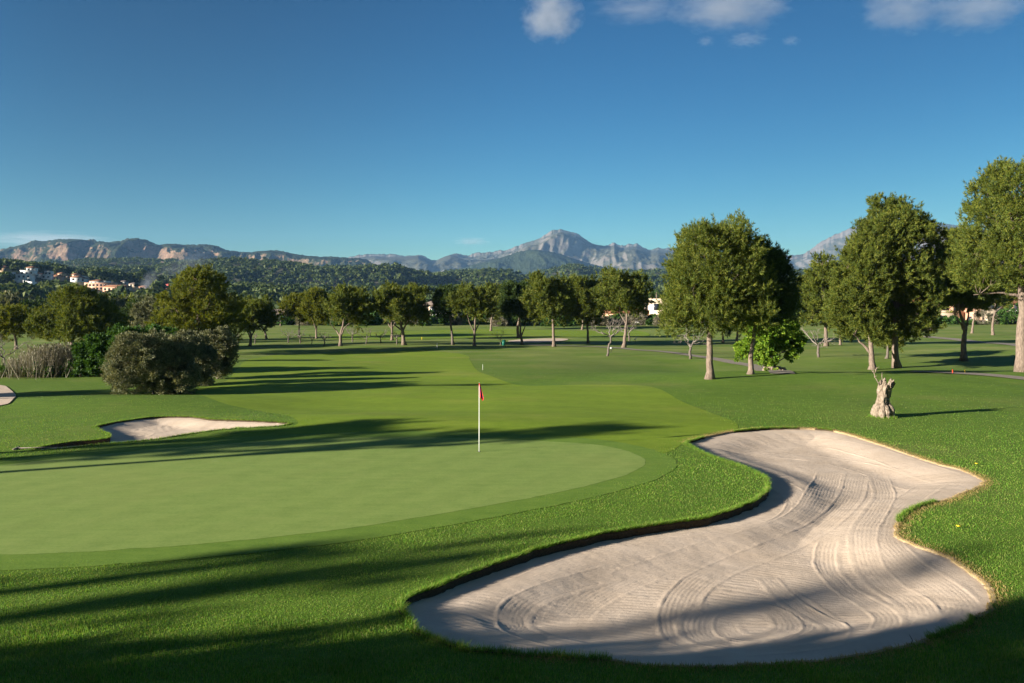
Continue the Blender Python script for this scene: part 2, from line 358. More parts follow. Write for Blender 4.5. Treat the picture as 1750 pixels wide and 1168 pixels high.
LEFT = [(60,766,.10),(113,757,.22),(181,750,.26),(188,744,.24),(164,731,.16),(181,725,.12),(217,719,.08),(253,714,.06),(294,712,.05),(330,713,.05),
        (362,717,.05),(420,719,.05),(479,722,.04),(493,726,.03),(452,730,.03),(384,734,.03),(316,743,.03),(253,753,.03),(181,759,.04),(113,766,.06),(66,770,.08)]
GREEN = [(-260,900),(-160,800),(-40,800),(120,783),(300,766),(470,754),(640,748),(820,750),(930,755),(1010,760),(1065,770),(1100,785),(1100,797),(1070,812),
         (1020,827),(940,845),(820,868),(700,888),(560,909),(420,924),(280,936),(140,944),(0,950),(-140,950)]
FAIR = [(1262,731),(1215,706),(1160,684),(1108,661),(1000,658),(905,660),(862,652),(830,640),(812,630),(803,615),(795,607),(740,601),(640,602),(540,605),(440,612),
        (405,632),(380,655),(330,668),(372,686),(450,704),(510,724),(430,739),(340,750),(250,764),(100,782),(-60,805),(300,774),(470,762),(640,757),(820,759),(930,765),
        (1010,768),(1075,776),(1112,779),(1150,770),(1180,752)]
FAIR2 = [(560,575),(700,566),(840,563),(980,566),(1090,566),(1100,576),(960,577),(840,578),(700,580),(600,581)]
FARB = [(868,583.5),(890,581),(925,579.5),(968,579.8),(966,582.5),(938,585.5),(900,586.5),(878,585.8)]
CORNER = [(-60,652),(0,659),(14,664),(27,676),(20,686),(0,694),(-60,700)]

big = gpoly([(a, b) for a, b, c in BIG], 0.10, [c for a, b, c in BIG])
def ragged(P, a, seed):
    n = np.arange(len(P)); return offset_poly(P, (a * fbm(n * 0.31, n * 0.0 + 3, seed, 3) + 0.6 * a * fbm(n * 0.9, n * 0.0 + 7, seed, 2))[:, None])
left = gpoly([(a, b) for a, b, c in LEFT], 0.12, [c for a, b, c in LEFT])
big = ragged(big, 0.05, 4); left = ragged(left, 0.06, 9)
green = ragged(gpoly(GREEN, 0.15), 0.04, 2); fair = gpoly(FAIR, 0.4); fair2 = gpoly(FAIR2, 1.0)
farb = gpoly(FARB, 0.4); corner = gpoly(CORNER, 0.3)
gc = green[:, :2] - green[:, :2].mean(0)
# collar: band of darker grass outside the green
def lines(lo, hi, d_lo, d_hi, step, grow, end_lo, end_hi):
    mid = np.arange(d_lo, d_hi + 1e-6, step); a = [d_hi]; s = step
    while a[-1] < end_hi: s *= grow; a.append(a[-1] + s)
    b = [d_lo]; s = step
    while b[-1] > end_lo: s *= grow; b.append(b[-1] - s)
    return np.concatenate([b[:0:-1], mid, a[1:]])
XL = lines(0, 0, -24, 22, 0.12, 1.035, -6300, 6300)
YL = lines(0, 0, 8.0, 42, 0.12, 1.018, -300, 8700)
GX, GY = np.meshgrid(XL, YL); NY, NX = GX.shape
cell = np.maximum(np.gradient(XL)[None, :], np.gradient(YL)[:, None])

def snapped(P, gx, gy, cellsz):
    """grid points near the outline moved onto it; returns new coordinates and inside mask"""
    pts = np.c_[gx.ravel(), gy.ravel()]; sd = np.full(len(pts), 1e3); c = cellsz.ravel()
    lo = P[:, :2].min(0) - 2; hi = P[:, :2].max(0) + 2
    k = np.where((pts > lo).all(1) & (pts < hi).all(1))[0]
    s, near, idx = poly_sdf(P, pts[k], True)
    sn = np.abs(s) < 0.72 * c[k]
    q = pts.copy(); q[k[sn]] = near[sn]; s2 = s.copy(); s2[sn] = 0.0; sd[k] = s2
    return q, sd, k, idx

def grid_quads(ny, nx):
    i = np.arange(ny - 1)[:, None] * nx + np.arange(nx - 1)[None]
    return np.stack([i, i + 1, i + nx + 1, i + nx], -1).reshape(-1, 4)

def compact(V, Fq, extra=()):
    used = np.zeros(len(V), bool); used[Fq.ravel()] = True
    mp = np.cumsum(used) - 1
    return V[used], mp[Fq], [e[used] for e in extra], used

quads = grid_quads(NY, NX)
keep = np.ones(len(quads), bool); gp = np.c_[GX.ravel(), GY.ravel()]
for P in (big, left):
    q, sd, k, _ = snapped(P, gp[:, 0].reshape(NY, NX), gp[:, 1].reshape(NY, NX), cell)
    gp = q
    keep &= ~((sd[quads] <= 1e-6).all(1))
gz = Z(gp[:, 0], gp[:, 1])
V, Q, _, _ = compact(np.c_[gp, gz], quads[keep])
tag(mesh('ground', V, Q, M['rough'], smooth=True), 'rough grass ground of the golf course', None, kind='structure')

def terrain_normals(o):
    me = o.data; n = len(me.vertices); co = np.empty(n * 3, np.float32); me.vertices.foreach_get('co', co); co = co.reshape(-1, 3).astype(float)
    e = 0.05; gx = (Z(co[:, 0] + e, co[:, 1]) - Z(co[:, 0] - e, co[:, 1])) / (2 * e); gy = (Z(co[:, 0], co[:, 1] + e) - Z(co[:, 0], co[:, 1] - e)) / (2 * e)
    nn = np.c_[-gx, -gy, np.ones(n)]; nn /= np.linalg.norm(nn, axis=1)[:, None]
    me.normals_split_custom_set_from_vertices(nn.astype(np.float32)); return o

def sheet(name, P, mat, off, holes=()):
    iy = np.where((YL > P[:, 1].min() - 1.5) & (YL < P[:, 1].max() + 1.5))[0]; ix = np.where((XL > P[:, 0].min() - 1.5) & (XL < P[:, 0].max() + 1.5))[0]
    gx = GX[np.ix_(iy, ix)]; gy = GY[np.ix_(iy, ix)]; ce = cell[np.ix_(iy, ix)]
    q, sd, _, _ = snapped(P, gx, gy, ce); fq = grid_quads(len(iy), len(ix)); ok = (sd[fq] <= 1e-6).all(1)
    for H in holes:
        q2, s2, _, _ = snapped(H, q[:, 0].reshape(gx.shape), q[:, 1].reshape(gx.shape), ce)
        q = q2; ok &= ~((s2[fq] <= 1e-6).all(1))
    V, Qd, _, _ = compact(np.c_[q, Z(q[:, 0], q[:, 1]) + off], fq[ok])
    return terrain_normals(mesh(name, V, Qd, mat, smooth=True))

tag(sheet('fairway', fair, M['fairway'], 0.006, (left, big)), kind='structure')
tag(sheet('far_fairway', fair2, M['fairway'], 0.03), kind='structure')
tag(sheet('collar', offset_poly(green, 0.9), M['collar'], 0.0085, (left, big)), kind='structure')
tag(sheet('putting_green', green, M['green'], 0.0115), kind='structure')
tag(sheet('far_sand_bunker', farb, M['sand'], 0.05), kind='structure')
tag(sheet('sandy_path', corner, M['sand'], 0.03), kind='structure')

def path(name, pix, w, off=0.05):
    P = spline(np.array([G(a, b) for a, b in pix]), 0.8, False)
    T = np.gradient(P[:, :2], axis=0); T /= np.linalg.norm(T, axis=1)[:, None]; n = np.c_[-T[:, 1], T[:, 0]]
    vs = []
    for s in np.linspace(-w / 2, w / 2, 5):
        p = P[:, :2] + n * (s + 0.06 * fbm(P[:, 0], P[:, 1], int(s * 10) + 40)[:, None]); vs.append(np.c_[p, Z(p[:, 0], p[:, 1]) + off])
    V = np.stack(vs, 1).reshape(-1, 3); return tag(mesh(name, V, grid_quads(len(P), 5)[:, ::-1], M['path'], smooth=True), kind='structure')
path('cart_path', [(900,590),(980,592),(1040,594.5),(1110,600),(1180,608),(1250,620),(1300,630),(1338,640)], 1.5)
path('cart_path', [(1560,636),(1630,638.5),(1690,642),(1750,648),(1900,664)], 1.6)
path('cart_path', [(1560,575),(1590,577),(1640,581.5),(1700,587),(1760,593),(1900,604)], 2.6)

# ------------------------------------------------------------------ bunkers
def rake_height(x, y, strokes, seed):
    h = 0.0025 * np.sin(2 * math.pi * (y + 0.25 * x + 0.35 * fbm(x * 0.5, y * 0.5, seed)) / 0.13)
    for (P, w) in strokes:
        A = P[:-1]; B = P[1:]; D = B - A; L2 = (D**2).sum(1) + 1e-9
        lo = P.min(0) - w; hi = P.max(0) + w
        k = np.where((x > lo[0]) & (x < hi[0]) & (y > lo[1]) & (y < hi[1]))[0]
        for c in range(0, len(k), 20000):
            kk = k[c:c+20000]; p = np.c_[x[kk], y[kk]]; ww = p[:, None] - A[None]
            t = np.clip((ww * D[None]).sum(-1) / L2, 0, 1); q = A[None] + t[..., None] * D[None]
            d2 = ((p[:, None] - q)**2).sum(-1); m = d2.argmin(1); r = np.arange(len(kk))
            cr = D[m, 0] * (p[:, 1] - A[m, 1]) - D[m, 1] * (p[:, 0] - A[m, 0]); d = np.sqrt(d2[r, m]) * np.sign(cr)
            wob = 0.03 * fbm(p[:, 0] * 1.5, p[:, 1] * 1.5, seed + 5); d = d + wob
            tt = t[r, m]; dead = ((m == 0) & (tt <= 0)) | ((m == len(A) - 1) & (tt >= 1)); inn = (np.abs(d) < w / 2) & ~dead
            al = (m + tt) / len(A); fade = np.clip(np.minimum(al, 1 - al) * 9, 0, 1)
            nz = 0.7 + 0.6 * fbm(p[:, 0] * 2.5, p[:, 1] * 2.5, seed + 9)
            g = 0.0048 * nz * np.sin(2 * math.pi * d / 0.075) + 0.010 * nz * np.exp(-((np.abs(d) - w / 2 + 0.05) / 0.035) ** 2)
            h[kk] = np.where(inn, g * fade + h[kk] * (1 - fade), h[kk])
    return h

def bunker(name, P, step, bowl, width, strokes, seed, dry=0.05):
    lo = P[:, :2].min(0) - step * 2; hi = P[:, :2].max(0) + step * 2
    xs = np.arange(lo[0], hi[0], step); ys = np.arange(lo[1], hi[1], step); gx, gy = np.meshgrid(xs, ys)
    q, sd, k, idx = snapped(P, gx, gy, np.full(gx.shape, step))
    full = np.zeros(len(q)); full[k] = idx
    lipv = np.append(P[:, 2], P[0, 2]); lip = np.interp(full, np.arange(len(lipv)), lipv)
    d = np.clip(-sd, 0, 10)
    # the lip depth fades into the bowl
    x, y = q[:, 0], q[:, 1]
    s = sstep(0, width, d)
    z = Z(x, y) - lip * (1 - sstep(0, 1.1, d)) - bowl * s + 0.02 * fbm(x * 0.7, y * 0.7, seed) * s
    ins = sd <= 1e-6
    if strokes is not None:
        h = np.zeros(len(q)); kk = np.where(ins)[0]; h[kk] = rake_height(x[kk], y[kk], strokes, seed)
        z = z + h * sstep(0.0, 0.25, d) + 0.003 * fbm(x * 7, y * 7, seed + 3, 3)
    fq = grid_quads(*gx.shape); ok = (sd[fq] <= 1e-6).all(1)
    V, Qd, _, _ = compact(np.c_[q, z], fq[ok])
    root = tag(mesh(name, V, Qd, M['sand'], smooth=True), kind='structure')
    # turf edge: rounded shoulder, then a cut face down into the sand
    rows = []
    area = 0.5 * np.sum(P[:, 0] * np.roll(P[:, 1], -1) - np.roll(P[:, 0], -1) * P[:, 1])
    jit = 0.025 * fbm(np.arange(len(P)) * 0.33, np.zeros(len(P)), seed + 2)
    for o, dz in ((0.06, 0.0), (0.0, 0.0), (-0.02, -0.25), (-0.012, -1.0), (0.01, -1.6)):
        O = offset_poly(P, (o + (jit if dz else 0 * jit))[:, None])
        rows.append(np.c_[O[:, :2], Z(O[:, 0], O[:, 1]) + dz * (P[:, 2] + 0.02) + (0.012 if dz == 0 else 0)])
    W = np.stack(rows, 0); n = len(P); W = np.concatenate([W, W[:, :1]], 1)
    fq = grid_quads(5, n + 1)
    lipq = np.append(P[:, 2], P[0, 2])[:-1]
    mid = np.tile((lipq < dry).astype(int), 4)
    mesh('turf_edge', W.reshape(-1, 3), fq, mats=[M['soil'], M['dryedge']], midx=mid, smooth=True, parent=root)
    return root

def stroke(pix, w):
    return (spline(np.array([G(a, b)[:2] for a, b in pix]), 0.15, False), w)
STROKES = [
    stroke([(1210,765),(1300,750),(1400,748),(1480,765),(1560,792),(1640,818)], 1.1),
    stroke([(1230,775),(1330,765),(1430,775),(1520,800),(1600,830)], 1.1),
    stroke([(1660,826),(1610,845),(1560,855),(1510,880),(1500,915),(1540,940),(1620,975),(1670,1015)], .9),
    stroke([(1290,800),(1350,830),(1370,860),(1330,890),(1240,905),(1120,925),(1000,950),(900,985),(800,1020)], .8),
    stroke([(1600,815),(1550,850),(1520,880),(1512,920),(1545,955),(1610,1000),(1640,1040),(1590,1075)], .8),
    stroke([(1420,790),(1400,840),(1370,875),(1290,905),(1180,935),(1080,965),(1000,1000),(960,1040)], .8),
    stroke([(720,1050),(760,1085),(860,1105),(1000,1118),(1200,1127),(1400,1120),(1550,1090),(1650,1050)], .8),
    stroke([(1010,1100),(930,1075),(880,1045),(890,1015),(960,985),(1060,955)], .6),
    stroke([(1465,795),(1450,840),(1410,880),(1330,915),(1240,945),(1180,980),(1158,1020),(1170,1060),(1230,1090),(1310,1100)], .7),
    stroke([(1220,1000),(1190,1030),(1200,1060),(1260,1085),(1350,1080),(1400,1055),(1390,1020),(1330,985),(1270,975)], .6),
    stroke([(1500,795),(1512,830),(1500,865),(1478,900),(1480,940),(1510,975),(1560,1015),(1575,1050),(1540,1085)], .6),
    stroke([(1240,1030),(1250,1055),(1300,1065),(1345,1050),(1330,1020),(1280,1005)], .5),
    stroke([(1420,905),(1412,940),(1440,975),(1490,1010),(1520,1045),(1510,1075)], .5),
    stroke([(1310,960),(1350,1000),(1400,1030),(1430,1055),(1420,1085)], .45),
]
bunker('sand_bunker', big, 0.03, 0.27, 2.0, STROKES, 3)
LS = [stroke([(100,764),(190,754),(230,735),(270,722),(340,720),(420,724),(480,726)], 1.2), stroke([(180,740),(210,742),(260,740),(330,735)], 1.0),
      stroke([(185,730),(215,730),(260,728),(300,718)], .9)]
bunker('sand_bunker', left, 0.06, 0.22, 1.2, LS, 8, dry=0.0)

# ------------------------------------------------------------------ grass blades near the camera
def blades(name, n, x0, x1, y0, y1, hgt, wid, mat, dens=None, seed=1, lean=0.5):
    r = np.random.default_rng(seed)
    # sample within the visible wedge, denser close by
    y = y0 * (y1 / y0) ** r.random(n); x = (r.random(n) * 2 - 1) * 0.70 * y + 0.0
    ok = (x > x0) & (x < x1); x = x[ok]; y = y[ok]; p = np.c_[x, y]
    for P, mrg in ((big[::2], 0.02), (left[::2], 0.02), (green, 0.0), (fair, 0.0)):
        s = np.full(len(p), 9.0); lo = P[:, :2].min(0) - 1; hi = P[:, :2].max(0) + 1; k = np.where((p > lo).all(1) & (p < hi).all(1))[0]
        s[k] = poly_sdf(P, p[k]); p = p[s > mrg - (np.abs(r.normal(0, 0.10 if P is green else 0.45, len(s))) if mrg == 0.0 else 0.0)]
    p = p[r.random(len(p)) < 1 - 0.97 * sstep(15, 44, p[:, 1])]; x, y = p[:, 0], p[:, 1]; n = len(x)
    tex = 0.6 + 0.8 * vnoise(x * 1.1, y * 1.1, 4) * vnoise(x * 5, y * 5, 9)
    sc = np.clip(y / 12, 1, 1.9)
    cl = np.clip(poly_sdf(green[::2], p), 0, 1.2) / 1.2 if len(p) < 1e6 else 1.0
    tex = tex * (0.45 + 0.55 * cl) * (1 + (1 - sstep(10.4, 12.6, y)) * (0.35 + 1.0 * vnoise(x * 2.2, y * 2.2, 31))); h = hgt * tex * r.uniform(0.6, 1.3, n) * np.sqrt(sc); w = wid * r.uniform(0.7, 1.3, n) * sc
    a = r.random(n) * 2 * math.pi; z = Z(x, y) - 0.005
    dx, dy = np.cos(a) * w / 2, np.sin(a) * w / 2
    b = r.random(n) * 2 * math.pi; ll = lean * h * r.random(n)
    V = np.stack([np.c_[x - dx, y - dy, z], np.c_[x + dx, y + dy, z], np.c_[x + np.cos(b) * ll, y + np.sin(b) * ll, z + h]], 1).reshape(-1, 3)
    return tag(mesh(name, V, np.arange(3 * n).reshape(-1, 3), mat), 'short green grass blades of the rough', 'grass', kind='stuff')
blades('grass_blades', 760000, -30, 34, 8.2, 62, 0.030, 0.009, M['blade'], seed=11)

def edge_blades(name, P, n, sel, hgt, wid, spread, mat, seed, label):
    r = np.random.default_rng(seed); i = r.integers(0, len(P), n * 3); i = i[sel(P[i])][:n]; n = len(i)
    O = offset_poly(P, 0.0); T = np.roll(O[:, :2], -1, 0) - O[:, :2]; nn = offset_poly(P, 1.0)[:, :2] - O[:, :2]
    off = np.abs(r.normal(0, spread, n)) - 0.015
    p = O[i, :2] + T[i] * r.random((n, 1)) + nn[i] * off[:, None]; x, y = p[:, 0], p[:, 1]
    z = Z(x, y) - 0.01; h = hgt * r.uniform(0.4, 1.3, n); w = wid * r.uniform(0.7, 1.3, n); a = r.random(n) * 6.28; dx, dy = np.cos(a) * w / 2, np.sin(a) * w / 2
    tip = -nn[i] * (h * r.uniform(-0.2, 0.9, n))[:, None] + r.normal(0, 0.3, (n, 2)) * h[:, None]
    V = np.stack([np.c_[x - dx, y - dy, z], np.c_[x + dx, y + dy, z], np.c_[p + tip, z + h * r.uniform(0.5, 1.0, n)]], 1).reshape(-1, 3)
    return tag(mesh(name, V, np.arange(3 * n).reshape(-1, 3), mat), label, 'grass', kind='stuff')
edge_blades('lip_grass', big, 42000, lambda P: P[:, 2] > 0.05, 0.10, 0.011, 0.04, M['blade'], 21, 'green grass fringe along the bunker lip')
edge_blades('lip_grass', left, 9000, lambda P: P[:, 2] > 0.0, 0.08, 0.02, 0.06, M['blade'], 22, 'green grass fringe along the left bunker lip')
edge_blades('dry_grass', big, 26000, lambda P: P[:, 2] < 0.062, 0.055, 0.012, 0.15, M['straw'], 23, 'dry straw coloured grass along the right bunker edge')

# ------------------------------------------------------------------ trees
def rand_dirs(r, n):
    v = r.normal(size=(n, 3)); return v / (np.linalg.norm(v, axis=1)[:, None] + 1e-9)

def foliage(lobes, ntri, rc, tl, tw, r, up=0.45, shell=0.72, shape='tri', hang=0.0):
    """leaf sprays clumped over a set of ellipsoid lobes; returns verts and faces"""
    C = np.array([l[0] for l in lobes], float); A = np.array([l[1] for l in lobes], float)
    area = (A[:, 0] * A[:, 1] + A[:, 0] * A[:, 2] + A[:, 1] * A[:, 2])
    # second level: rounded boughs bulging from every lobe
    nb = np.maximum(3, (area * 4.2 / (2.3 * rc) ** 2 * 0.5).astype(int)); bi = np.repeat(np.arange(len(C)), nb)
    bd = rand_dirs(r, len(bi)); BC = C[bi] + A[bi] * bd * r.uniform(0.72, 0.97, len(bi))[:, None]
    q = (((BC[:, None] - C[None]) / A[None]) ** 2).sum(-1); q[np.arange(len(BC)), bi] = 9; kb = np.sqrt(q.min(1)) > 0.66
    BC = BC[kb]; BR = rc * r.uniform(0.9, 1.8, len(BC))[:, None] * np.array([[0.95, 0.95, 1.1]])
    lobes = None; C = np.concatenate([BC, C]); A = np.concatenate([BR, A * 0.9]); area = np.concatenate([(BR[:, 0] ** 2) * 3, area * 0.13])
    per = 52; ncl = max(12, ntri // per)
    li = r.choice(len(C), ncl * 2, p=area / area.sum())
    d = rand_dirs(r, len(li)); d[:, 2] = np.where(r.random(len(li)) < 0.3, np.abs(d[:, 2]), d[:, 2])
    rad = np.where(r.random(len(li)) < shell, r.uniform(0.78, 1.06, len(li)), r.uniform(0.2, 0.8, len(li)))
    P = C[li] + A[li] * d * rad[:, None]
    # drop clumps buried deep in other lobes
    keep = np.ones(len(P), bool)
    for c in range(0, len(P), 2000):
        dd = (((P[c:c+2000, None] - C[None]) / A[None]) ** 2).sum(-1); dd[np.arange(len(dd)), li[c:c+2000]] = 9; keep[c:c+2000] = np.sqrt(dd.min(1)) > 0.55
    P = P[keep][:ncl]; d = d[keep][:ncl]; n = len(P)
    if shape == 'tri':
        k_ = 24; n = len(P); ax_ = d * 0.75 + np.array([0, 0, up * 0.9]) + r.normal(0, 0.32, (n, 3)); ax_ /= np.linalg.norm(ax_, axis=1)[:, None]
        ns = max(n, ntri // k_); si = r.integers(0, n, ns); O = P[si] + r.normal(0, 0.34 * rc, (ns, 3)); ax_ = ax_[si] + r.normal(0, 0.28, (ns, 3)); ax_ /= np.linalg.norm(ax_, axis=1)[:, None]
        ls = rc * r.uniform(0.8, 1.9, ns); T = ns * k_; ci = np.repeat(np.arange(ns), k_); al = r.random(T) ** 0.8
        rad_ = rand_dirs(r, T); rad_ -= (rad_ * ax_[ci]).sum(1)[:, None] * ax_[ci]; rad_ /= np.linalg.norm(rad_, axis=1)[:, None] + 1e-9
        p = O[ci] + ax_[ci] * (al * ls[ci])[:, None] + rad_ * 0.02
        dr = ax_[ci] * (0.45 + 0.7 * al[:, None]) + rad_ * (1.0 - 0.45 * al[:, None]); dr /= np.linalg.norm(dr, axis=1)[:, None]
        w_ = np.cross(dr, rand_dirs(r, T)); w_ /= np.linalg.norm(w_, axis=1)[:, None] + 1e-9
        L_ = tl * r.uniform(0.7, 1.25, T)[:, None]; W_ = tw * r.uniform(0.7, 1.3, T)[:, None]
        V = np.stack([p - w_ * W_ / 2, p + w_ * W_ / 2, p + dr * L_], 1).reshape(-1, 3)
        return V, np.arange(3 * T).reshape(-1, 3), P
    cr = rc * 0.62 * r.uniform(0.55, 1.35, n)
    T = n * per; ci = np.repeat(np.arange(n), per)
    off = r.normal(size=(T, 3)); off /= np.linalg.norm(off, axis=1)[:, None]; off *= (r.random(T) ** 0.45)[:, None]; off[:, 2] *= 0.8
    p = P[ci] + off * cr[ci][:, None]
    dr = off * 0.7 + d[ci] * 0.5 + np.array([0, 0, up]) + r.normal(0, 0.28, (T, 3)); dr[:, 2] -= hang; dr /= np.linalg.norm(dr, axis=1)[:, None]
    s = np.cross(dr, rand_dirs(r, T)); s /= np.linalg.norm(s, axis=1)[:, None] + 1e-9
    L_ = tl * r.uniform(0.6, 1.35, T)[:, None]; W_ = tw * r.uniform(0.6, 1.35, T)[:, None]
    if shape == 'tri':
        V = np.stack([p - s * W_ / 2, p + s * W_ / 2, p + dr * L_], 1).reshape(-1, 3); Fc = np.arange(3 * T).reshape(-1, 3)
    else:
        V = np.stack([p, p + dr * L_ * 0.5 - s * W_ / 2, p + dr * L_, p + dr * L_ * 0.5 + s * W_ / 2], 1).reshape(-1, 3); Fc = np.arange(4 * T).reshape(-1, 4)
    return V, Fc, P

def wobble(P, r, amp, n=8):
    P = np.asarray(P, float); t = np.linspace(0, 1, len(P)); tt = np.linspace(0, 1, n)
    Q = np.stack([np.interp(tt, t, P[:, k]) for k in range(3)], 1)
    w = r.normal(0, amp, (n, 3)); w[0] = 0; w[-1] = 0; return Q + w

def auto_lobes(box, bx, by, s, r, k=10):
    """a cauliflower crown filling a pixel box (x0,x1,y0,y1), in metres relative to the trunk foot"""
    x0, x1, y0, y1 = box; cx = ((x0 + x1) / 2 - bx) * s; cz = (by - (y0 + y1) / 2) * s; rx = (x1 - x0) / 2 * s; rz = (y1 - y0) / 2 * s
    out = [((cx, 0, cz), (rx * 0.66, rx * 0.66, rz * 0.68))]
    for i in range(k):
        a = i * 2.399 + r.uniform(-0.3, 0.3); zz = -0.75 + 1.6 * (i + 0.5) / k
        rr = math.sqrt(max(0.0, 1 - min(1, abs(zz)) ** 2.2)) * 0.62
        f = r.uniform(0.30, 0.44)
        out.append(((cx + rx * rr * math.cos(a), rx * rr * math.sin(a), cz + rz * zz * 0.66), (rx * f, rx * f, rz * f * r.uniform(0.75, 1.0))))
    return out

def px_lobes(L_, bx, by, s, r, depth=0.35):
    out = []; w = max(l[2] for l in L_) * s
    for i, (cx, cy, rx, ry) in enumerate(L_):
        dy = r.uniform(-depth, depth) * w * 1.3
        out.append((((cx - bx) * s, dy, (by - cy) * s), (rx * s, 0.85 * rx * s + 0.25 * w, ry * s)))
        if rx * s > 1.4:                       # companions in front of and behind so the crown is as deep as it is wide
            for sg in (-1, 1):
                out.append((((cx - bx) * s + r.normal(0, 0.2) * rx * s, sg * (0.65 * w) + dy * 0.4, (by - cy) * s - 0.1 * ry * s), (rx * s * 0.72, rx * s * 0.6, ry * s * 0.75)))
    return out

def tree(base, crown, label, mat='pine', stems=None, tw=None, ntri=20000, seed=0, name='pine_tree', cat='tree', group=None, rc=None, leaf=None, y=None,
         bark='bark', limbs=True, shape='tri', up=0.85, shrink=0.89, fork=0.55, shell=0.8, crown_name='crown'):
    bx, by = base; r = np.random.default_rng(1000 + seed)
    p = G(bx, by) if y is None else at_dist(bx, y)
    s = p[1] / F
    if y is not None: by = HY + (CAM_H - p[2]) / y * F
    bx_, by_ = bx, by; lobes = auto_lobes(crown, bx, by, s, r) if not isinstance(crown, list) else px_lobes(crown, bx, by, s, r)
    lobes = [(c, tuple(q * (shrink if isinstance(crown, list) else shrink - 0.04) for q in a)) for c, a in lobes]
    D = p[1]; tl, tww = leaf if leaf else (max(0.17, 0.0032 * D), max(0.034, 0.0008 * D))
    root = empty(name, p, label, cat, group)
    V, Fc, Pc = foliage(lobes, ntri, rc or max(0.32, 0.0043 * D), tl, tww, r, up=up, shell=shell, shape=shape)
    mb = MB(); cz = max(l[0][2] for l in lobes) ; lo = min(l[0][2] - l[1][2] for l in lobes); cx = np.mean([l[0][0] for l in lobes])
    r0 = (tw if tw else 10) * s / 2
    if stems is None:
        stems = [[(bx, by), (bx + r.normal(0, 1.5), (by * 2 + (by - (lo + cz) / 2 / s)) / 3), (bx + cx / s * 0.6, by - (lo * 0.35 + cz * 0.65) / s), (bx + cx / s, by - cz / s)]]
    elif y is not None: stems = [list(q) for q in stems]; stems[0][0] = (bx, by)
    tips = []
    for k, st in enumerate(stems):
        P = np.array([[(a - bx) * s, (0 if q == 0 or k == 0 else r.normal(0, 0.25)), (by - b) * s] for q, (a, b) in enumerate(st)])
        if k == 0: P[0, 2] -= 0.06
        Q = wobble(P, r, r0 * 0.10, 12); t = np.linspace(0, 1, 12)
        rr = (r0 if k == 0 else r0 * fork) * (1 - (0.72 if k == 0 else 0.85) * t)
        if k == 0: rr = rr * (1 + 0.55 * np.exp(-t * 26))
        mb.tube(Q, rr, 10); tips.append(Q)
    if limbs:
        for c, a in lobes:
            qi = int(r.integers(len(tips))); Q0 = tips[qi]; lr = r0 * (0.30 if qi == 0 else fork * 0.22); j = min(10, max(2, int(np.searchsorted(Q0[:, 2], c[2] - 0.8 * a[2] - 0.3))))
            st = Q0[min(j, 10)]; en = np.array(c) + np.array([0, 0, 0.25 * a[2]])
            mb.tube(wobble([st, (st * 0.5 + en * 0.5) + np.array([0, 0, -0.08 * np.linalg.norm(en - st)]), en], r, 0.06, 7), np.linspace(lr, lr * 0.25, 7), 6)
            near = np.argsort(((Pc - en) ** 2).sum(1))[: 40]
            for q in r.choice(near, min(len(near), 5), replace=False):
                mb.tube(wobble([en, Pc[q]], r, 0.05, 4), np.linspace(r0 * 0.10, r0 * 0.03, 4), 4, cap=False)
    mb.build('trunk', M[bark], root, smooth=True)
    mesh(crown_name, V, Fc, M[mat], root)
    return root

GP = 'pines standing on the golf course'
H = 60000
tree((1213,648), [(1222,468,80,78),(1222,450,78,62),(1180,505,48,55),(1268,470,46,68),(1215,535,80,36),(1162,548,34,26),(1272,540,44,32),(1236,402,40,20),(1150,556,22,10),(1200,420,45,30)],
     'big round pine with a straight bare trunk beside the bright green leafy tree', tw=13, ntri=192000, seed=1, group=GP)
tree((1283,642), [(1300,466,34,42),(1330,490,30,52),(1312,522,46,32),(1336,525,26,30),(1290,515,36,36)],
     'dark pine whose trunk stands just left of the leafy stump tree', mat='pinedark', tw=10, ntri=112000, seed=2, group=GP, y=50.5, stems=[[(1283,642),(1284,610),(1290,560),(1305,500)]])
tree((1412,592), [(1400,500,34,46),(1388,535,30,24),(1420,475,16,34),(1425,530,26,30),(1402,455,12,16)],
     'pale green pine behind the bare tree between the two largest pine masses', tw=7, ntri=80000, seed=3, group=GP)
tree((1491,638), [(1470,480,48,70),(1446,530,34,42),(1488,425,42,50),(1478,566,40,16),(1440,470,22,40)],
     'pine whose pale trunk throws one low branch to the left behind the dead stump', stems=[[(1491,638),(1489,605),(1487,570),(1480,480)],[(1489,604),(1474,588),(1458,570)]], tw=11, ntri=144000, seed=4, group=GP, y=66)
tree((1533,638), [(1525,440,66,88),(1525,402,46,62),(1562,432,42,58),(1538,500,58,58),(1578,515,32,46),(1545,565,42,18),(1518,356,22,18),(1545,352,18,16),(1590,450,18,30)],
     'tallest dark crowned pine directly behind the dead stump', tw=12, ntri=200000, seed=5, group=GP, y=67.5)
tree((1647,613), [(1640,462,48,46),(1615,485,30,38),(1672,500,36,34),(1650,512,44,15),(1625,430,26,26)],
     'pine with a dark shaded lower trunk that forks beside the pale path', stems=[[(1647,613),(1647,580),(1650,566),(1645,545),(1636,520)],[(1649,568),(1643,552),(1633,536)],[(1650,566),(1653,550),(1660,520)]],
     tw=10, ntri=120000, seed=6, group=GP, y=73)
tree((1748,636), [(1712,332,52,44),(1690,392,52,48),(1752,380,80,80),(1722,452,70,48),(1682,466,42,36),(1800,400,80,110),(1735,305,30,20),(1660,440,24,22)],
     'huge pine with a thick pale trunk at the right edge of the photo', stems=[[(1748,636),(1746,560),(1748,505),(1740,420),(1740,340)],[(1747,508),(1715,500),(1670,504)],[(1747,505),(1790,460),(1800,400)]], tw=19, ntri=224000, seed=7, group=GP, fork=0.3)
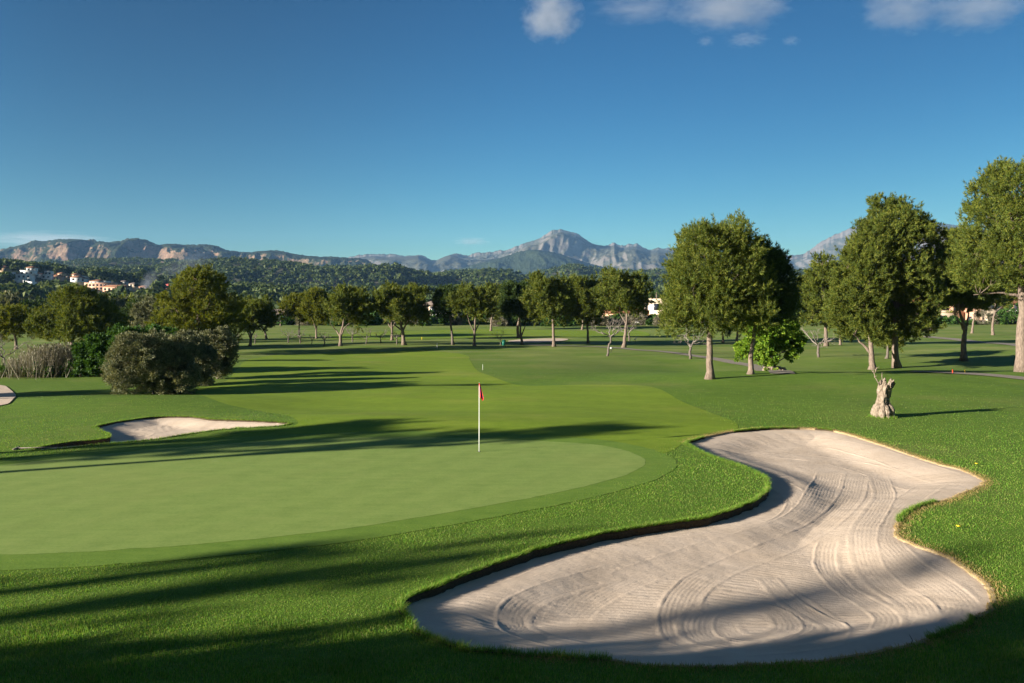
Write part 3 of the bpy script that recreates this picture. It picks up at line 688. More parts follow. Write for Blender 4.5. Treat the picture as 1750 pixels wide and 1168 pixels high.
# the middle row
row = [
 ((427,592),(404,466,512,570),'small forked pine on the fairway edge right of the tall yellow green pine',dict(stems=[[(427,592),(429,575),(424,555),(430,530)],[(429,576),(438,560),(445,545)],[(428,578),(422,562),(415,552)]],tw=5)),
 ((511,577),(488,545,508,552),'yellow green pine at the left of the fairway pine row',dict(mat='pineyellow',tw=3)),
 ((541,579),(520,566,500,556),'yellowish pine with a forked pale trunk behind the bare fruit trees',dict(mat='pineyellow',stems=[[(541,579),(540,563),(546,530)],[(540,563),(537,552),(533,540)]],tw=4)),
 ((582,592),(556,636,490,562),'broad pine on a Y shaped trunk among the bare fruit trees',dict(stems=[[(582,592),(582,575),(586,555),(592,520)],[(582,576),(573,565),(565,550)],[(583,574),(590,560),(600,548)]],tw=6,y=97)),
 ((670,582),(640,720,505,556),'pine with a pale forked trunk standing behind the wide umbrella pine',dict(stems=[[(670,582),(670,562),(668,540)],[(670,563),(663,553),(655,545)],[(670,562),(676,550),(682,540)]],tw=5)),
 ((691,592),(630,741,485,556),'wide umbrella shaped pine, broadest of the middle row',dict(stems=[[(691,592),(688,566),(684,552),(690,520)],[(687,565),(676,557),(668,548)],[(689,564),(696,552),(705,535)]],tw=7,ntri=32000,y=98)),
 ((774,590),(744,790,492,548),'narrow dark pine on a thin dark trunk left of the three stemmed pine',dict(mat='pinedark',stems=[[(774,590),(771,560),(768,530),(768,505)]],tw=4.5,bark='darkbark')),
 ((811,590),(772,846,488,550),'pine with three upright stems rising from one short trunk',dict(stems=[[(811,590),(811,567),(813,540),(812,515)],[(811,568),(803,553),(799,540)],[(812,567),(819,552),(818,535)]],tw=5,y=97)),
 ((839,566),(828,868,494,548),'slim far pine half hidden behind the three stemmed pine',dict(tw=4)),
 ((886,578),(868,918,500,552),'dark pine with a thick short trunk behind the V stemmed pine',dict(mat='pinedark',tw=6)),
 ((893,589),(856,914,478,552),'dark pine with a V shaped trunk beside the far bunker',dict(mat='pinedark',stems=[[(893,589),(890,573),(889,555),(885,520)],[(891,574),(897,560),(899,545)]],tw=5)),
 ((947,588),(896,982,468,562),'full bright green pine with its trunk in front of the far bunker',dict(tw=6,ntri=34000,y=97)),
 ((995,564),(966,1012,490,556),'far pine with a thin pale trunk right of the far bunker',dict(tw=3.5)),
 ((1005,587),(964,1031,468,558),'upright oval pine at the right end of the far bunker shadow',dict(tw=4.5,ntri=28000)),
 ((1066,588),(1016,1116,455,556),'large pine with a leaning trunk, right end of the middle row',dict(stems=[[(1066,588),(1069,565),(1071,548),(1070,500)],[(1070,552),(1063,542),(1056,530)]],tw=6.5,ntri=38000,y=96)),
 ((1258,588),(1232,1290,510,566),'small dark pine seen under the crown of the big round pine',dict(mat='pinedark',tw=5)),
 ((1236,586),(1205,1250,520,565),'pine with a thin trunk right beside the big round pine trunk',dict(mat='pinedark',tw=4)),
 ((1298,592),(1330,1375,500,560),'distant dark pine behind the bright green leafy tree',dict(mat='pinedark',tw=4)),
 ((1436,590),(1418,1470,520,568),'small far pine just left of the forked pale trunk',dict(tw=4)),
 ((1515,613),(1490,1545,545,600),'little pine between the two tall trunks behind the stump',dict(tw=5,bark='darkbark')),
 ((1663,570),(1640,1690,492,522),'far slanting pine right of the pale path bend',dict(tw=4,stems=[[(1661,571),(1664,545),(1667,525)]])),
 ((1697,573),(1675,1730,486,520),'far pine with an S bent trunk near the salmon building',dict(tw=5,stems=[[(1697,574),(1696,555),(1700,535),(1702,515)],[(1699,535),(1712,525),(1720,515)]])),
]
for i, (b, c, lab, kw) in enumerate(row):
    kw = dict(kw); kw['ntri'] = int(kw.get('ntri', 22000) * 1.6)
    tree(b, c, lab, seed=20 + i, group=GP, **kw)
# left group
tree((335,600), [(340,502,44,38),(308,535,36,42),(372,530,40,46),(335,560,58,22),(395,555,22,30),(350,480,26,20),(300,565,28,16)],
     'large yellow green pine rising behind the olive grey shrubs', mat='pineyellow', stems=[[(337,606),(336,570),(340,535),(345,490)],[(336,568),(312,545),(300,530)]], tw=9, ntri=80000, seed=50, y=82)
tree((128,598), [(122,520,34,28),(165,535,34,32),(96,556,38,26),(150,562,50,20),(185,555,22,22),(130,505,20,14)],
     'dense spreading pine above the pale reeds', tw=9, ntri=102400, seed=51, y=88)
tree((28,590), [(22,548,34,24),(45,555,22,18),(5,560,25,18)], 'small sunlit pine above the bare tree at the left edge', mat='pineyellow', tw=6, ntri=26000, seed=52, y=92)
tree((228,586), [(226,545,24,20),(212,555,18,16)], 'small dark round tree left of the large yellow green pine', mat='pinedark', tw=5, ntri=16000, seed=53, y=110)
tree((262,590), [(262,540,20,30),(250,560,24,22),(275,565,18,16)], 'grey green bushy tree touching the left side of the large yellow green pine', mat='olive', tw=5, ntri=20000, seed=54, y=105, name='bushy_tree')
tree((455,588), (405,440,525,565), 'small pine tucked behind the small forked pine', mat='pinedark', tw=4, ntri=14000, seed=55, y=120)
# big shrubs
def shrub(base, lobes, label, mat, ntri, seed, y=None, leaf=None, rc=None, name='shrub', shape='quad', cat='shrub', group=None):
    return tree(base, lobes, label, mat=mat, tw=4, ntri=ntri, seed=seed, name=name, cat=cat, y=y, leaf=leaf, rc=rc, shape=shape, bark='darkbark', up=0.25, shell=0.8, crown_name='foliage', group=group, shrink=0.98)
shrub((262,674), [(255,625,62,48),(225,635,40,36),(300,640,40,34),(262,595,44,26),(235,605,36,28),(290,610,38,30)], 'biggest olive grey shrub rounded and closest on the left', 'olive', 110000, 60, leaf=(0.10, 0.045), rc=0.26)
shrub((322,660), [(325,615,36,40),(340,625,30,34),(310,600,26,24)], 'middle olive grey shrub of the clump, squeezed between its neighbours', 'olive', 55000, 61, leaf=(0.10, 0.045), rc=0.26)
shrub((372,648), [(365,605,34,34),(385,610,20,34),(345,600,30,28),(375,585,26,16)], 'pale topped olive shrub at the right end of the clump', 'olive', 60000, 62, leaf=(0.11, 0.05), rc=0.26)
shrub((185,642), [(180,605,44,34),(155,620,28,24),(215,585,34,20),(245,578,24,14),(205,610,36,30)], 'glossy dark green shrub left of the olive clump', 'shrub', 40000, 63, leaf=(0.2, 0.12), rc=0.32)
shrub((290,612), [(285,578,22,12),(268,582,18,12)], 'low bright green shrub peeking over the olive clump', 'shrub', 9000, 64, leaf=(0.2, 0.12), y=68)
shrub((62,642), [(60,636,40,10),(25,634,30,12),(105,636,40,10),(140,634,26,12)], 'low dark shrub at the foot of the reeds', 'shrub', 16000, 65, leaf=(0.18, 0.09))
# boundary planting along the far side of the fairways
rb = np.random.default_rng(5)
k = 0
for px in np.arange(396, 1136, 17.5):
    y = 176 + rb.uniform(-4, 12); hpx = rb.uniform(9, 17); b = HY + (CAM_H - float(Z((px-CX)/F*y, y))) / y * F; w = rb.uniform(11, 16)
    bare = rb.random() < 0.33
    t = shrub((px, b), [(px, b - hpx * 0.45, w, hpx * 0.5), (px + rb.uniform(-6, 6), b - hpx * 0.75, w * 0.6, hpx * 0.3)],
          'leafless grey brown shrub in the boundary row beyond the fairway' if bare else 'dark green shrub in the boundary row beyond the fairway',
          'reed' if bare else 'shrub', 3000, 100 + k, y=y, leaf=(0.5, 0.08) if bare else (0.45, 0.28), rc=0.6, group='bare boundary shrubs' if bare else 'green boundary shrubs'); k += 1
for px, b, w, h_, bare in ((1130,553,14,8,1),(1162,553,16,16,1),(1590,560,30,14,0),(1625,560,34,10,0),(1560,560,24,14,0),(1735,552,28,24,0),(1712,556,20,14,0),(1680,556,18,26,1),(1760,552,26,30,0),(1380,556,26,12,1),(1340,556,20,12,0)):
    shrub((px, b), [(px, b - h_ * 0.45, w, h_ * 0.5), (px + 4, b - h_ * 0.8, w * 0.6, h_ * 0.3)],
          'leafless grey brown shrub in the boundary row on the right' if bare else 'dark green shrub in front of the salmon building on the right', 'reed' if bare else 'shrub', 4000, 160 + k, y=170, leaf=(0.45, 0.08) if bare else (0.4, 0.25), rc=0.6,
          group='bare shrubs on the right' if bare else 'green shrubs on the right'); k += 1
# distant single trees between the boundary and the hills
for i in range(38):
    px = rb.uniform(-40, 290) if i < 24 else rb.uniform(400, 1800); y = rb.uniform(150, 300) if i < 24 else rb.uniform(215, 320)
    hh = rb.uniform(22, 34) if i < 24 else rb.uniform(9, 17); w = rb.uniform(12, 20)
    b = HY + (CAM_H - float(Z((px-CX)/F*y, y))) / y * F
    tree((px, b), [(px, b - hh * 0.62, w, hh * 0.36), (px + rb.uniform(-8, 8), b - hh * 0.8, w * 0.65, hh * 0.24), (px + rb.uniform(-9, 9), b - hh * 0.45, w * 0.7, hh * 0.25)],
         'distant dark tree behind the shrubs on the left' if i < 24 else 'distant tree behind the boundary shrubs', mat=['pinedark', 'forest', 'olive', 'pine'][int(rb.integers(4))], tw=3, ntri=5000, seed=300 + i, y=y,
         name='distant_tree', group='distant trees on the left' if i < 24 else 'distant trees beyond the boundary', limbs=False, leaf=(0.9, 0.4), rc=1.1)
# pines outside the picture on the left, whose shadows fall across the green and the foreground
def offtree(x, y, h, wid, lo, seed, ntri=26000, mat='pine', lab=''):
    r = np.random.default_rng(seed); root = empty('pine_tree', (x, y, float(Z(x, y))), lab, 'tree')
    lobes = [((0, 0, lo + (h - lo) * 0.45), (wid * 0.36, wid * 0.36, (h - lo) * 0.42))]
    for i in range(11):
        a = i * 2.4; zz = r.uniform(-0.7, 0.9); rr = math.sqrt(1 - min(0.95, abs(zz)) ** 2) * 0.34 * wid
        lobes.append(((rr * math.cos(a), rr * math.sin(a), lo + (h - lo) * (0.5 + zz * 0.36)), (wid * 0.17,) * 2 + ((h - lo) * 0.15,)))
    V, Fc, Pc = foliage(lobes, ntri, 0.12 + 0.12 * min(wid, 3), 0.25, 0.08, r)
    mb = MB(); mb.tube(wobble([(0, 0, -0.1), (0.1, 0, lo), (0, 0.1, h * 0.85)], r, 0.05, 9), np.linspace(0.22, 0.06, 9), 9)
    for c, a in lobes: mb.tube(wobble([(0, 0, max(1.5, c[2] - 1.5)), c], r, 0.08, 6), np.linspace(0.08, 0.02, 6), 5)
    mb.build('trunk', M['bark'], root, smooth=True); mesh('crown', V, Fc, M[mat], root); return root
OFF = [((-16, 23.2), 14, 28, 1.8, 'sunlit pine beyond the left edge, shading the left back of the green'),
       ((-8, 24.3), 13, 28, 1.7, 'slim pine beyond the left edge, shading the back of the green by the flag'),
       ((-12.5, 26.0), 11, 30, 1.3, 'thin pine beyond the left edge, striping the crest behind the green'),
       ((-9, 12.0), 9, 42, 0.8, 'tall pine beyond the left edge, striping the near apron'),
       ((-8.5, 10.8), 8, 42, 0.7, 'thin tall pine beyond the left edge, striping the grass nearest the camera'),
       ((-0.5, 10.8), 8, 64, 0.8, 'very tall pine beyond the left edge, striping the bunker sand'),
       ((-11, 6.0), 7, 20, 2.8, 'low dense pine added behind the camera to shade the near left corner'),  # the pines behind the camera are unseen stand-ins, added for the bottom shadow
       ((-7.5, 6.2), 6.2, 20, 2.3, 'broad pine added behind the camera to shade the grass below the bunker'),
       ((-0.5, 7.9), 5, 22, 1.3, 'small round pine added behind the camera to shade the grass at the bottom edge'),
       ((4, 7.9), 9, 24, 4.0, 'high dense pine added behind the camera to shade the near right corner'),
       ((-14, 42.6), 16, 40, 0.7, 'slender pine far beyond the left edge, striping the fairway'),
       ((-30, 40.0), 8, 20, 3.0, 'low pine beyond the left edge by the sandy path')]
for i, ((ax, ay), ln, d, w, lab) in enumerate(OFF):
    x, y = ax - math.cos(R(SUN_AZ)) * d, ay - math.sin(R(SUN_AZ)) * d; k_ = math.tan(R(SUN_EL)); zt = float(Z(x, y))
    offtree(x, y, (d + ln) * k_ - zt, w, d * k_ - zt, 700 + i, lab=lab, ntri=4500 if i < 3 else 16000 if i not in (3, 4, 5, 10) else (1000 if i in (3, 5) else 1600))

# ------------------------------------------------------------------ bare trees
def bare_tree(base, hpx, wpx, label, seed, y=None, name='bare_tree', mat='darkbark', lean=0.0, depth=4, group=None, trunk=0.4, thick=0.05):
    r = np.random.default_rng(seed); p = G(*base) if y is None else at_dist(base[0], y); s = p[1] / F; h = hpx * s; w = wpx * s / 2
    root = empty(name, p, label, 'tree', group); mt = MB(); mc = MB()
    top = np.array([lean * w, 0, h * trunk]); r0 = h * thick
    mt.tube(wobble([(0, 0, -0.05), top * 0.5 + r.normal(0, 0.03, 3), top], r, 0.02 * h, 6), np.linspace(r0, r0 * 0.7, 6), 8)
    def grow(a, d, ln, rad, lv):
        e = a + d * ln; e[2] = max(e[2], h * trunk * 0.9)
        P = wobble([a, e], r, ln * 0.07, 5); (mc).tube(P, np.linspace(rad, rad * 0.55, 5), 5 if lv > 1 else 3, cap=False)
        if lv == 0: return
        for _ in range(3 if lv < 3 else 2):
            nd = d + r.normal(0, 0.55, 3); nd[2] += 0.12; nd /= np.linalg.norm(nd)
            grow(P[r.integers(2, 5)], nd, ln * r.uniform(0.55, 0.85), rad * 0.58, lv - 1)
    for i in range(4):
        a = i * 1.57 + r.uniform(0, 1); d = np.array([math.cos(a) * w, math.sin(a) * w, h * (1 - trunk) * r.uniform(0.6, 1.1)]); ln = np.linalg.norm(d) * 0.48
        grow(top.copy(), d / np.linalg.norm(d), ln, r0 * 0.5, depth)
    mt.build('trunk', M[mat], root, smooth=True); mc.build('branches', M['twig'], root); return root
BT = [((493,586),22,28,'first small bare fruit tree left of the Y shaped pine'),((513,587),26,30,'small bare fruit tree with the stoutest leaning trunk in the left row'),
      ((533,589),16,12,'pruned bare fruit tree with a kinked trunk and hardly any branches'),((554,591),24,28,'bare fruit tree just left of the Y shaped pine'),
      ((602,585),26,34,'bare fruit tree just right of the Y shaped pine'),((626,588),22,32,'bare fruit tree left of the umbrella shaped pine, second from it'),
      ((650,587),22,28,'bare fruit tree under the left side of the umbrella shaped pine'),((678,589),26,26,'bare fruit tree touching the trunk of the umbrella shaped pine'),
      ((436,588),20,10,'thin bare sapling right of the small forked pine'),((407,587),18,10,'thin bare sapling at the right end of the olive shrubs'),
      ((1075,583),34,44,'dark bare tree behind the leaning trunk of the large pine'),((1180,614),52,46,'dense twiggy bare tree left of the big round pine trunk'),
      ((1399,611),50,76,'wide twiggy bare tree right of the bright green leafy tree')]
for i, (b, h_, w, lab) in enumerate(BT):
    bare_tree(b, h_, w, lab, 400 + i, group='leafless fruit trees', depth=4 if h_ > 30 else 3)
bare_tree((1038,609), 62, 80, 'tall thin bare tree beside the white egret in the rough', 420, lean=0.15, trunk=0.5, thick=0.035, depth=4)
bare_tree((855,590), 34, 36, 'pale leafless sapling beside the green litter bin', 421, trunk=0.25, thick=0.02, mat='twig', depth=3)
bare_tree((6,634), 70, 90, 'pale grey leafless tree at the left edge beside the reeds', 422, trunk=0.3, thick=0.03, mat='twig', depth=5)

# reeds
def reeds():
    r = np.random.default_rng(77); p = G(90, 640); s = p[1] / F; n = 5200
    root = tag(None or empty('reed_bed', p, 'clump of pale feathery reeds under the spreading pine', 'reeds'))
    x = r.normal(0, 30 * s, n); y = r.normal(0, 1.3, n); h = (24 + 28 * np.exp(-(x / (40 * s)) ** 2)) * s * r.uniform(0.65, 1.1, n)
    a = r.random(n) * 6.28; w = 0.017; dx, dy = np.cos(a) * w, np.sin(a) * w; lx = r.normal(0, 0.30, n) * h * 0.8 + x * 0.12; ly = r.normal(0, 0.2, n) * h * 0.6
    V = np.stack([np.c_[x - dx, y - dy, np.zeros(n)], np.c_[x + dx, y + dy, np.zeros(n)], np.c_[x + lx, y + ly, h]], 1).reshape(-1, 3)
    mesh('stems', V, np.arange(3 * n).reshape(-1, 3), M['reed'], root)
    m = 2600; k = r.integers(0, n, m); c = np.c_[x + lx, y + ly, h][k] - np.c_[np.zeros(m), np.zeros(m), r.random(m) * 0.25]
    d = rand_dirs(r, m); q = rand_dirs(r, m)
    V = np.stack([c - d * 0.04, c + d * 0.04, c + np.array([0, 0, -0.2]) + q * 0.1], 1).reshape(-1, 3)
    mesh('plumes', V, np.arange(3 * m).reshape(-1, 3), M['reed'], root)
reeds()

# bright leafy tree on an old stump
def leafy():
    r = np.random.default_rng(91); bx, by = 1318, 641; p = at_dist(bx, 56.5); s = p[1] / F; by = HY + (CAM_H - p[2]) / p[1] * F
    root = empty('leafy_tree', p, 'bright green broad leaved tree sprouting from a gnarled old stump', 'tree')
    L_ = [(1298,578,30,22),(1325,572,34,20),(1350,588,20,20),(1280,598,18,16),(1306,600,22,20),(1274,607,9,9),(1314,618,13,18),(1360,602,9,10),(1345,570,18,14),(1308,564,24,12)]
    lobes = px_lobes(L_, bx, by, s, r, 0.25)
    V, Fc, Pc = foliage(lobes, 42000, 0.24, 0.15, 0.10, r, up=-0.1, shell=0.8, shape='quad')
    mesh('crown', V, Fc, M['orange'], root)
    mb = MB()
    for c, a in lobes: mb.tube(wobble([(r.uniform(-0.3, 0.2), 0, 0.3), (c[0] * 0.4, c[1] * 0.4, c[2] * 0.55), c], r, 0.05, 7), np.linspace(0.06, 0.015, 7), 6)
    mb.build('branches', M['darkbark'], root, smooth=True)
    st = MB()
    for ox, rad, hh in ((-0.2, 0.34, 0.62), (0.35, 0.36, 0.42), (0.75, 0.28, 0.34), (0.1, 0.3, 0.5)):
        n, kk = 9, 14; t = np.linspace(0, 1, n); a = np.arange(kk) * 2 * math.pi / kk
        rr = rad * (1.1 - 0.5 * t ** 2)[:, None] * (1 + 0.28 * np.sin(a * 3 + ox * 9)[None] + 0.2 * r.normal(size=(n, kk)) * 0.6)
        V = np.stack([ox + rr * np.cos(a), -0.1 + rr * np.sin(a), np.broadcast_to((t * hh)[:, None], rr.shape) - 0.04], -1).reshape(-1, 3)
        i = np.arange(n - 1)[:, None] * kk; j = np.arange(kk)[None]; j2 = (j + 1) % kk
        st.add(np.r_[V, [[ox, -0.1, hh * 0.75]]], T=[[(n-1)*kk + q, (n-1)*kk + (q+1) % kk, n*kk] for q in range(kk)], Q=np.stack([i+j, i+j2, i+kk+j2, i+kk+j], -1).reshape(-1, 4))
    st.build('stump', M['palebark'], root, smooth=True)
leafy()

# dead hollow olive stump
def stump():
    r = np.random.default_rng(17); p = G(1509, 713); s = p[1] / F
    root = empty('tree_stump', p, 'dead hollow pale trunk stump with bulging roots on the open grass', 'stump')
    n, k = 46, 56; t = np.linspace(0, 1, n); a = np.arange(k) * 2 * math.pi / k; hh = 1.72
    prof = np.interp(t, [0, .1, .22, .34, .5, .7, .85, 1], [.34, .38, .33, .25, .21, .205, .225, .27])
    cx = np.interp(t, [0, .3, .6, 1], [0.0, 0.02, 0.0, 0.13])
    A, T = np.meshgrid(a, t)
    bulge = 1 + 0.16 * np.sin(3 * A + 2.2 * T + 0.6) + 0.12 * np.sin(5 * A - 3 * T) + 0.46 * (fbm(np.cos(A) * 2.4 + 5 + T * 1.6, np.sin(A) * 2.4 + T * 4.5, 3)) + 0.16 * fbm(np.cos(A) * 7 + 5, np.sin(A) * 7 + T * 9, 8, 3)
    bulge += np.where(T < .28, 0.32 * np.maximum(0, np.sin(4 * A + 1.0)) * (1 - T / .28), 0)
    # deep vertical fissure on the shaded side
    fis = np.exp(-((A - 5.35) / 0.20) ** 2) * np.exp(-((T - .62) / .30) ** 2); bulge -= 0.55 * fis
    rr = prof[:, None] * bulge
    top = 1 - np.where(T > .8, (T - .8) / .2, 0) * (0.02 + 0.30 * vnoise(np.cos(A) * 4 + 9, np.sin(A) * 4 + 9, 6))
    V = np.stack([cx[:, None] + rr * np.cos(A), rr * np.sin(A), T * hh * top - 0.04], -1)
    inner = V[-1].copy(); c0 = inner.mean(0); in1 = c0 + (inner - c0) * 0.68; in2 = c0 + (inner - c0) * 0.5; in2[:, 2] -= 0.55; in1[:, 2] -= 0.04
    V = np.concatenate([V.reshape(-1, 3), in1, in2, [c0 - np.array([0, 0, 0.6])]])
    m = n + 2; i = np.arange(m - 1)[:, None] * k; j = np.arange(k)[None]; j2 = (j + 1) % k
    mb = MB(); mb.add(V, T=[[(m-1)*k + q, (m-1)*k + (q+1) % k, m*k] for q in range(k)], Q=np.stack([i+j, i+j2, i+k+j2, i+k+j], -1).reshape(-1, 4))
    for ang, rad, lx in ((3.6, .17, .36), (4.2, .19, .34), (4.75, .14, .36), (5.6, .17, .34), (0.3, .17, .34), (2.7, .18, .34)):     # burls at the foot
        P = [(math.cos(ang) * lx * f, math.sin(ang) * lx * f, z) for f, z in ((.3, .55), (.75, .42), (1.02, .2), (1.05, -.05))]
        mb.tube(wobble(P, r, .02, 9), rad * np.array([.35, .55, .8, .95, 1, .95, .85, .75, .6]) * .8, 10)
    mb.build('trunk', M['palebark'], root, smooth=True)
    tw = MB()
    for P in ([(-.18, -.1, 1.3), (-.33, -.1, 1.6), (-.42, -.08, 1.9), (-.5, -.05, 2.2)], [(-.41, -.08, 1.8), (-.3, -.1, 1.98), (-.2, -.12, 2.1)], [(-.4, -.08, 1.65), (-.28, -.1, 1.72)],
              [(-.05, 0, 1.35), (-.02, 0, 1.65), (-.03, .02, 1.85)], [(-.42, -.08, 1.85), (-.55, -.1, 1.98)], [(-.34, -.1, 1.9), (-.3, -.06, 2.08)]):
        tw.tube(wobble(P, r, .012, 6), np.linspace(.026, .007, 6), 5)
    tw.build('twigs', M['palebark'], root)
    m = 700; aa = r.random(m) * 6.28; rd = 0.42 + np.abs(r.normal(0, 0.07, m)); x, y = np.cos(aa) * rd, np.sin(aa) * rd; h = r.uniform(.04, .13, m); b = r.random(m) * 6.28
    V = np.stack([np.c_[x - .006 * np.cos(b), y - .006 * np.sin(b), 0 * x - .01], np.c_[x + .006 * np.cos(b), y + .006 * np.sin(b), 0 * x - .01], np.c_[x + r.normal(0, .03, m), y + r.normal(0, .03, m), h]], 1).reshape(-1, 3) + np.array([p[0], p[1], p[2]])
    tag(mesh('stump_grass', V, np.arange(3 * m).reshape(-1, 3), M['blade']), 'longer grass left standing round the foot of the dead stump', 'grass', kind='stuff')
stump()

# ------------------------------------------------------------------ flagstick
def flagstick():
    p = G(819, 773); p[2] += 0.0115
    root = empty('flagstick', p, 'thin white flagstick with a limp red flag standing in the putting green', 'flagstick')
    mb = MB(); mb.tube([(0, 0, -0.1), (0, 0, 0.7), (0, 0, 1.5), (0, 0, 2.17)], [.015, .013, .011, .009], 10); mb.build('pole', M['pole'], root, smooth=True)
    # hanging cloth: folded fabric falling from the pole top
    nz, nw = 24, 15; t = np.linspace(0, 1, nz)[:, None]; w = np.linspace(0, 1, nw)[None]
    wid = 0.045 + 0.115 * t; x = -0.012 + wid * w
    yy = 0.045 * np.sin(w * 9.5 + t * 1.4) * (0.5 + 0.5 * t) - 0.015
    z = 2.16 - (0.44 + 0.13 * np.exp(-((w - .72) / .3) ** 2)) * t - 0.05 * w * (1 - t)
    V = np.stack([x + 0 * t, yy + 0 * x, z + 0 * x], -1).reshape(-1, 3)
    m, nt, N, L, B = newmat('flag_cloth'); sp = N.new('ShaderNodeSeparateXYZ'); tc = N.new('ShaderNodeTexCoord'); L.new(tc.outputs['UV'], sp.inputs[0])
    rr = ramp(N, [(0.0, (0.62, 0.03, 0.03)), (0.36, (0.62, 0.03, 0.03)), (0.40, (0.07, 0.05, 0.22)), (0.86, (0.07, 0.05, 0.22)), (0.90, (0.6, 0.03, 0.03))]); L.new(sp.outputs[0], rr.inputs[0])
    n = noise(N, L, 40, 2, 0.5, tc.outputs['UV']); L.new(mixc(N, L, 0.12, rr.outputs[0], n.outputs['Color'], 'OVERLAY'), B.inputs['Base Color']); B.inputs['Roughness'].default_value = 0.8
    o = mesh('flag', V, grid_quads(nz, nw), m, root, smooth=True)
    uv = o.data.uv_layers.new(name='UVMap'); li = np.empty(len(o.data.loops), np.int32); o.data.loops.foreach_get('vertex_index', li)
    ww = np.broadcast_to(w, (nz, nw)).ravel(); tt = np.broadcast_to(t, (nz, nw)).ravel()
    band = np.clip(ww + 0.0 * tt, 0, 1) * np.where((tt > .18) & (tt < .86), 1.0, 0.3)
    uv.data.foreach_set('uv', np.c_[band[li], tt[li]].ravel().astype(np.float32))
    sd = o.modifiers.new('thick', 'SOLIDIFY'); sd.thickness = 0.004
    cup = MB(); a = np.linspace(0, 2 * math.pi, 20, endpoint=False); ring = np.c_[np.cos(a), np.sin(a)] * 0.054
    cup.prism(ring, -0.05, 0.002); cup.build('hole_cup', M['black'], root)
flagstick()

# ------------------------------------------------------------------ small things on the course
def post(px, py, h, r_, mat, name, label, cat, cap=None, group=None):
    p = G(px, py); root = empty(name, p, label, cat, group); mb = MB()
    mb.tube([(0, 0, -0.05), (0, 0, h * 0.5), (0, 0, h)], [r_, r_, r_ * 0.9], 8); mb.build('stake', M[mat], root, smooth=True)
    c = MB(); c.tube([(0, 0, h), (0, 0, h + r_ * 0.8), (0, 0, h + r_ * 1.6)], [r_ * 1.15, r_ * 1.1, r_ * 0.4], 8); c.build('cap', M[cap or mat], root, smooth=True)
post(825, 633, 0.42, 0.012, 'pole', 'marker_post', 'thin white marker post in the rough beyond the flag', 'post')
post(747, 596, 0.6, 0.03, 'pole', 'marker_post', 'white marker post on the pale patch near the narrow dark pine', 'post')
post(721, 581, 0.35, 0.04, 'yellow', 'marker_post', 'tiny yellow marker post right of the umbrella shaped pine', 'post')
post(1628, 639, 0.24, 0.032, 'redpaint', 'marker_post', 'short red marker post at the start of the right path', 'post')
post(1649, 637, 0.2, 0.028, 'yellow', 'marker_post', 'faint yellowish marker peg right of the short red post', 'post')
def litter_bin():
    p = G(861, 591); root = empty('litter_bin', p, 'dark green litter bin beside the pale sapling near the far bunker', 'bin')
    a = np.linspace(0, 2 * math.pi, 18, endpoint=False); mb = MB(); mb.tube([(0, 0, 0), (0, 0, .3), (0, 0, .62)], [.19, .22, .24], 18); mb.build('bin_body', M['greenplastic'], root, smooth=True)
    c = MB(); c.tube([(0, 0, .63), (0, 0, .68), (0, 0, .74)], [.26, .25, .1], 18); c.build('lid', M['greenplastic'], root, smooth=True)
litter_bin()
def egret(px, py, label, rz, sc=1.0):
    p = G(px, py); root = empty('egret', p, label, 'bird', 'white egrets on the grass', rz); mb = MB()
    body = [(-.22, 0, .30), (-.14, 0, .34), (0, 0, .38), (.10, 0, .41), (.15, 0, .44), (.155, 0, .50), (.14, 0, .56), (.17, 0, .615), (.205, 0, .63)]
    mb.tube(np.array(spline(body, .02, False)) * sc, np.interp(np.linspace(0, 1, len(spline(body, .02, False))), [0, .12, .3, .42, .5, .62, .8, .9, 1], [.01, .05, .085, .075, .045, .024, .022, .032, .015]) * sc, 10)
    mb.build('body', M['feather'], root, smooth=True)
    b = MB(); b.tube(np.array([(.2, 0, .63), (.245, 0, .622), (.30, 0, .612)]) * sc, np.array([.012, .009, .002]) * sc, 6); b.build('bill', M['bill'], root)
    for s_ in (-1, 1):
        l = MB(); l.tube(np.array([(-.02, s_ * .035, .33), (-.04, s_ * .035, .17), (-.01, s_ * .035, 0), (.06, s_ * .035, .003)]) * sc, np.array([.016, .009, .008, .006]) * sc, 6); l.build('leg', M['black'], root)
egret(1044, 603, 'white egret upright on the rough beside the tall thin bare tree', R(200), 1.25)
egret(1086, 585, 'white egret in the tree shadow right of the large leaning pine', R(20), 1.1)
def rake(px, py, rz, label, drop, ln):
    p = G(px, py); p[2] -= drop; root = empty('bunker_rake', p, label, 'rake', rz=R(rz)); mb = MB()
    mb.tube([(0, 0, .03), (ln * .5, 0, .035), (ln, 0, .03)], .016, 8); mb.build('handle', M['wood'], root, smooth=True)
    h_ = MB(); h_.box((0, 0, .03), (.05, .42, .04))
    for q in np.linspace(-.18, .18, 8): h_.box((0.01, q, -.01), (.014, .014, .06))
    h_.build('rake_head', M['wood'], root)
rake(1556, 872, 12, 'grey bunker rake lying on the sand against the right lip of the big bunker', .06, .75)
rake(28, 768, 10, 'dark bunker rake lying at the left tip of the left bunker', 0, 1.2)
def twiglet():
    p = G(1558, 1102); root = tag(MB().tube([p, p + np.array([.01, 0, .06]), p + np.array([-.03, 0, .13])], [.008, .006, .003], 5).build('weed', M['twig']), 'tiny dark weed on the near edge of the big bunker', 'weed')
twiglet()
rf = np.random.default_rng(2)
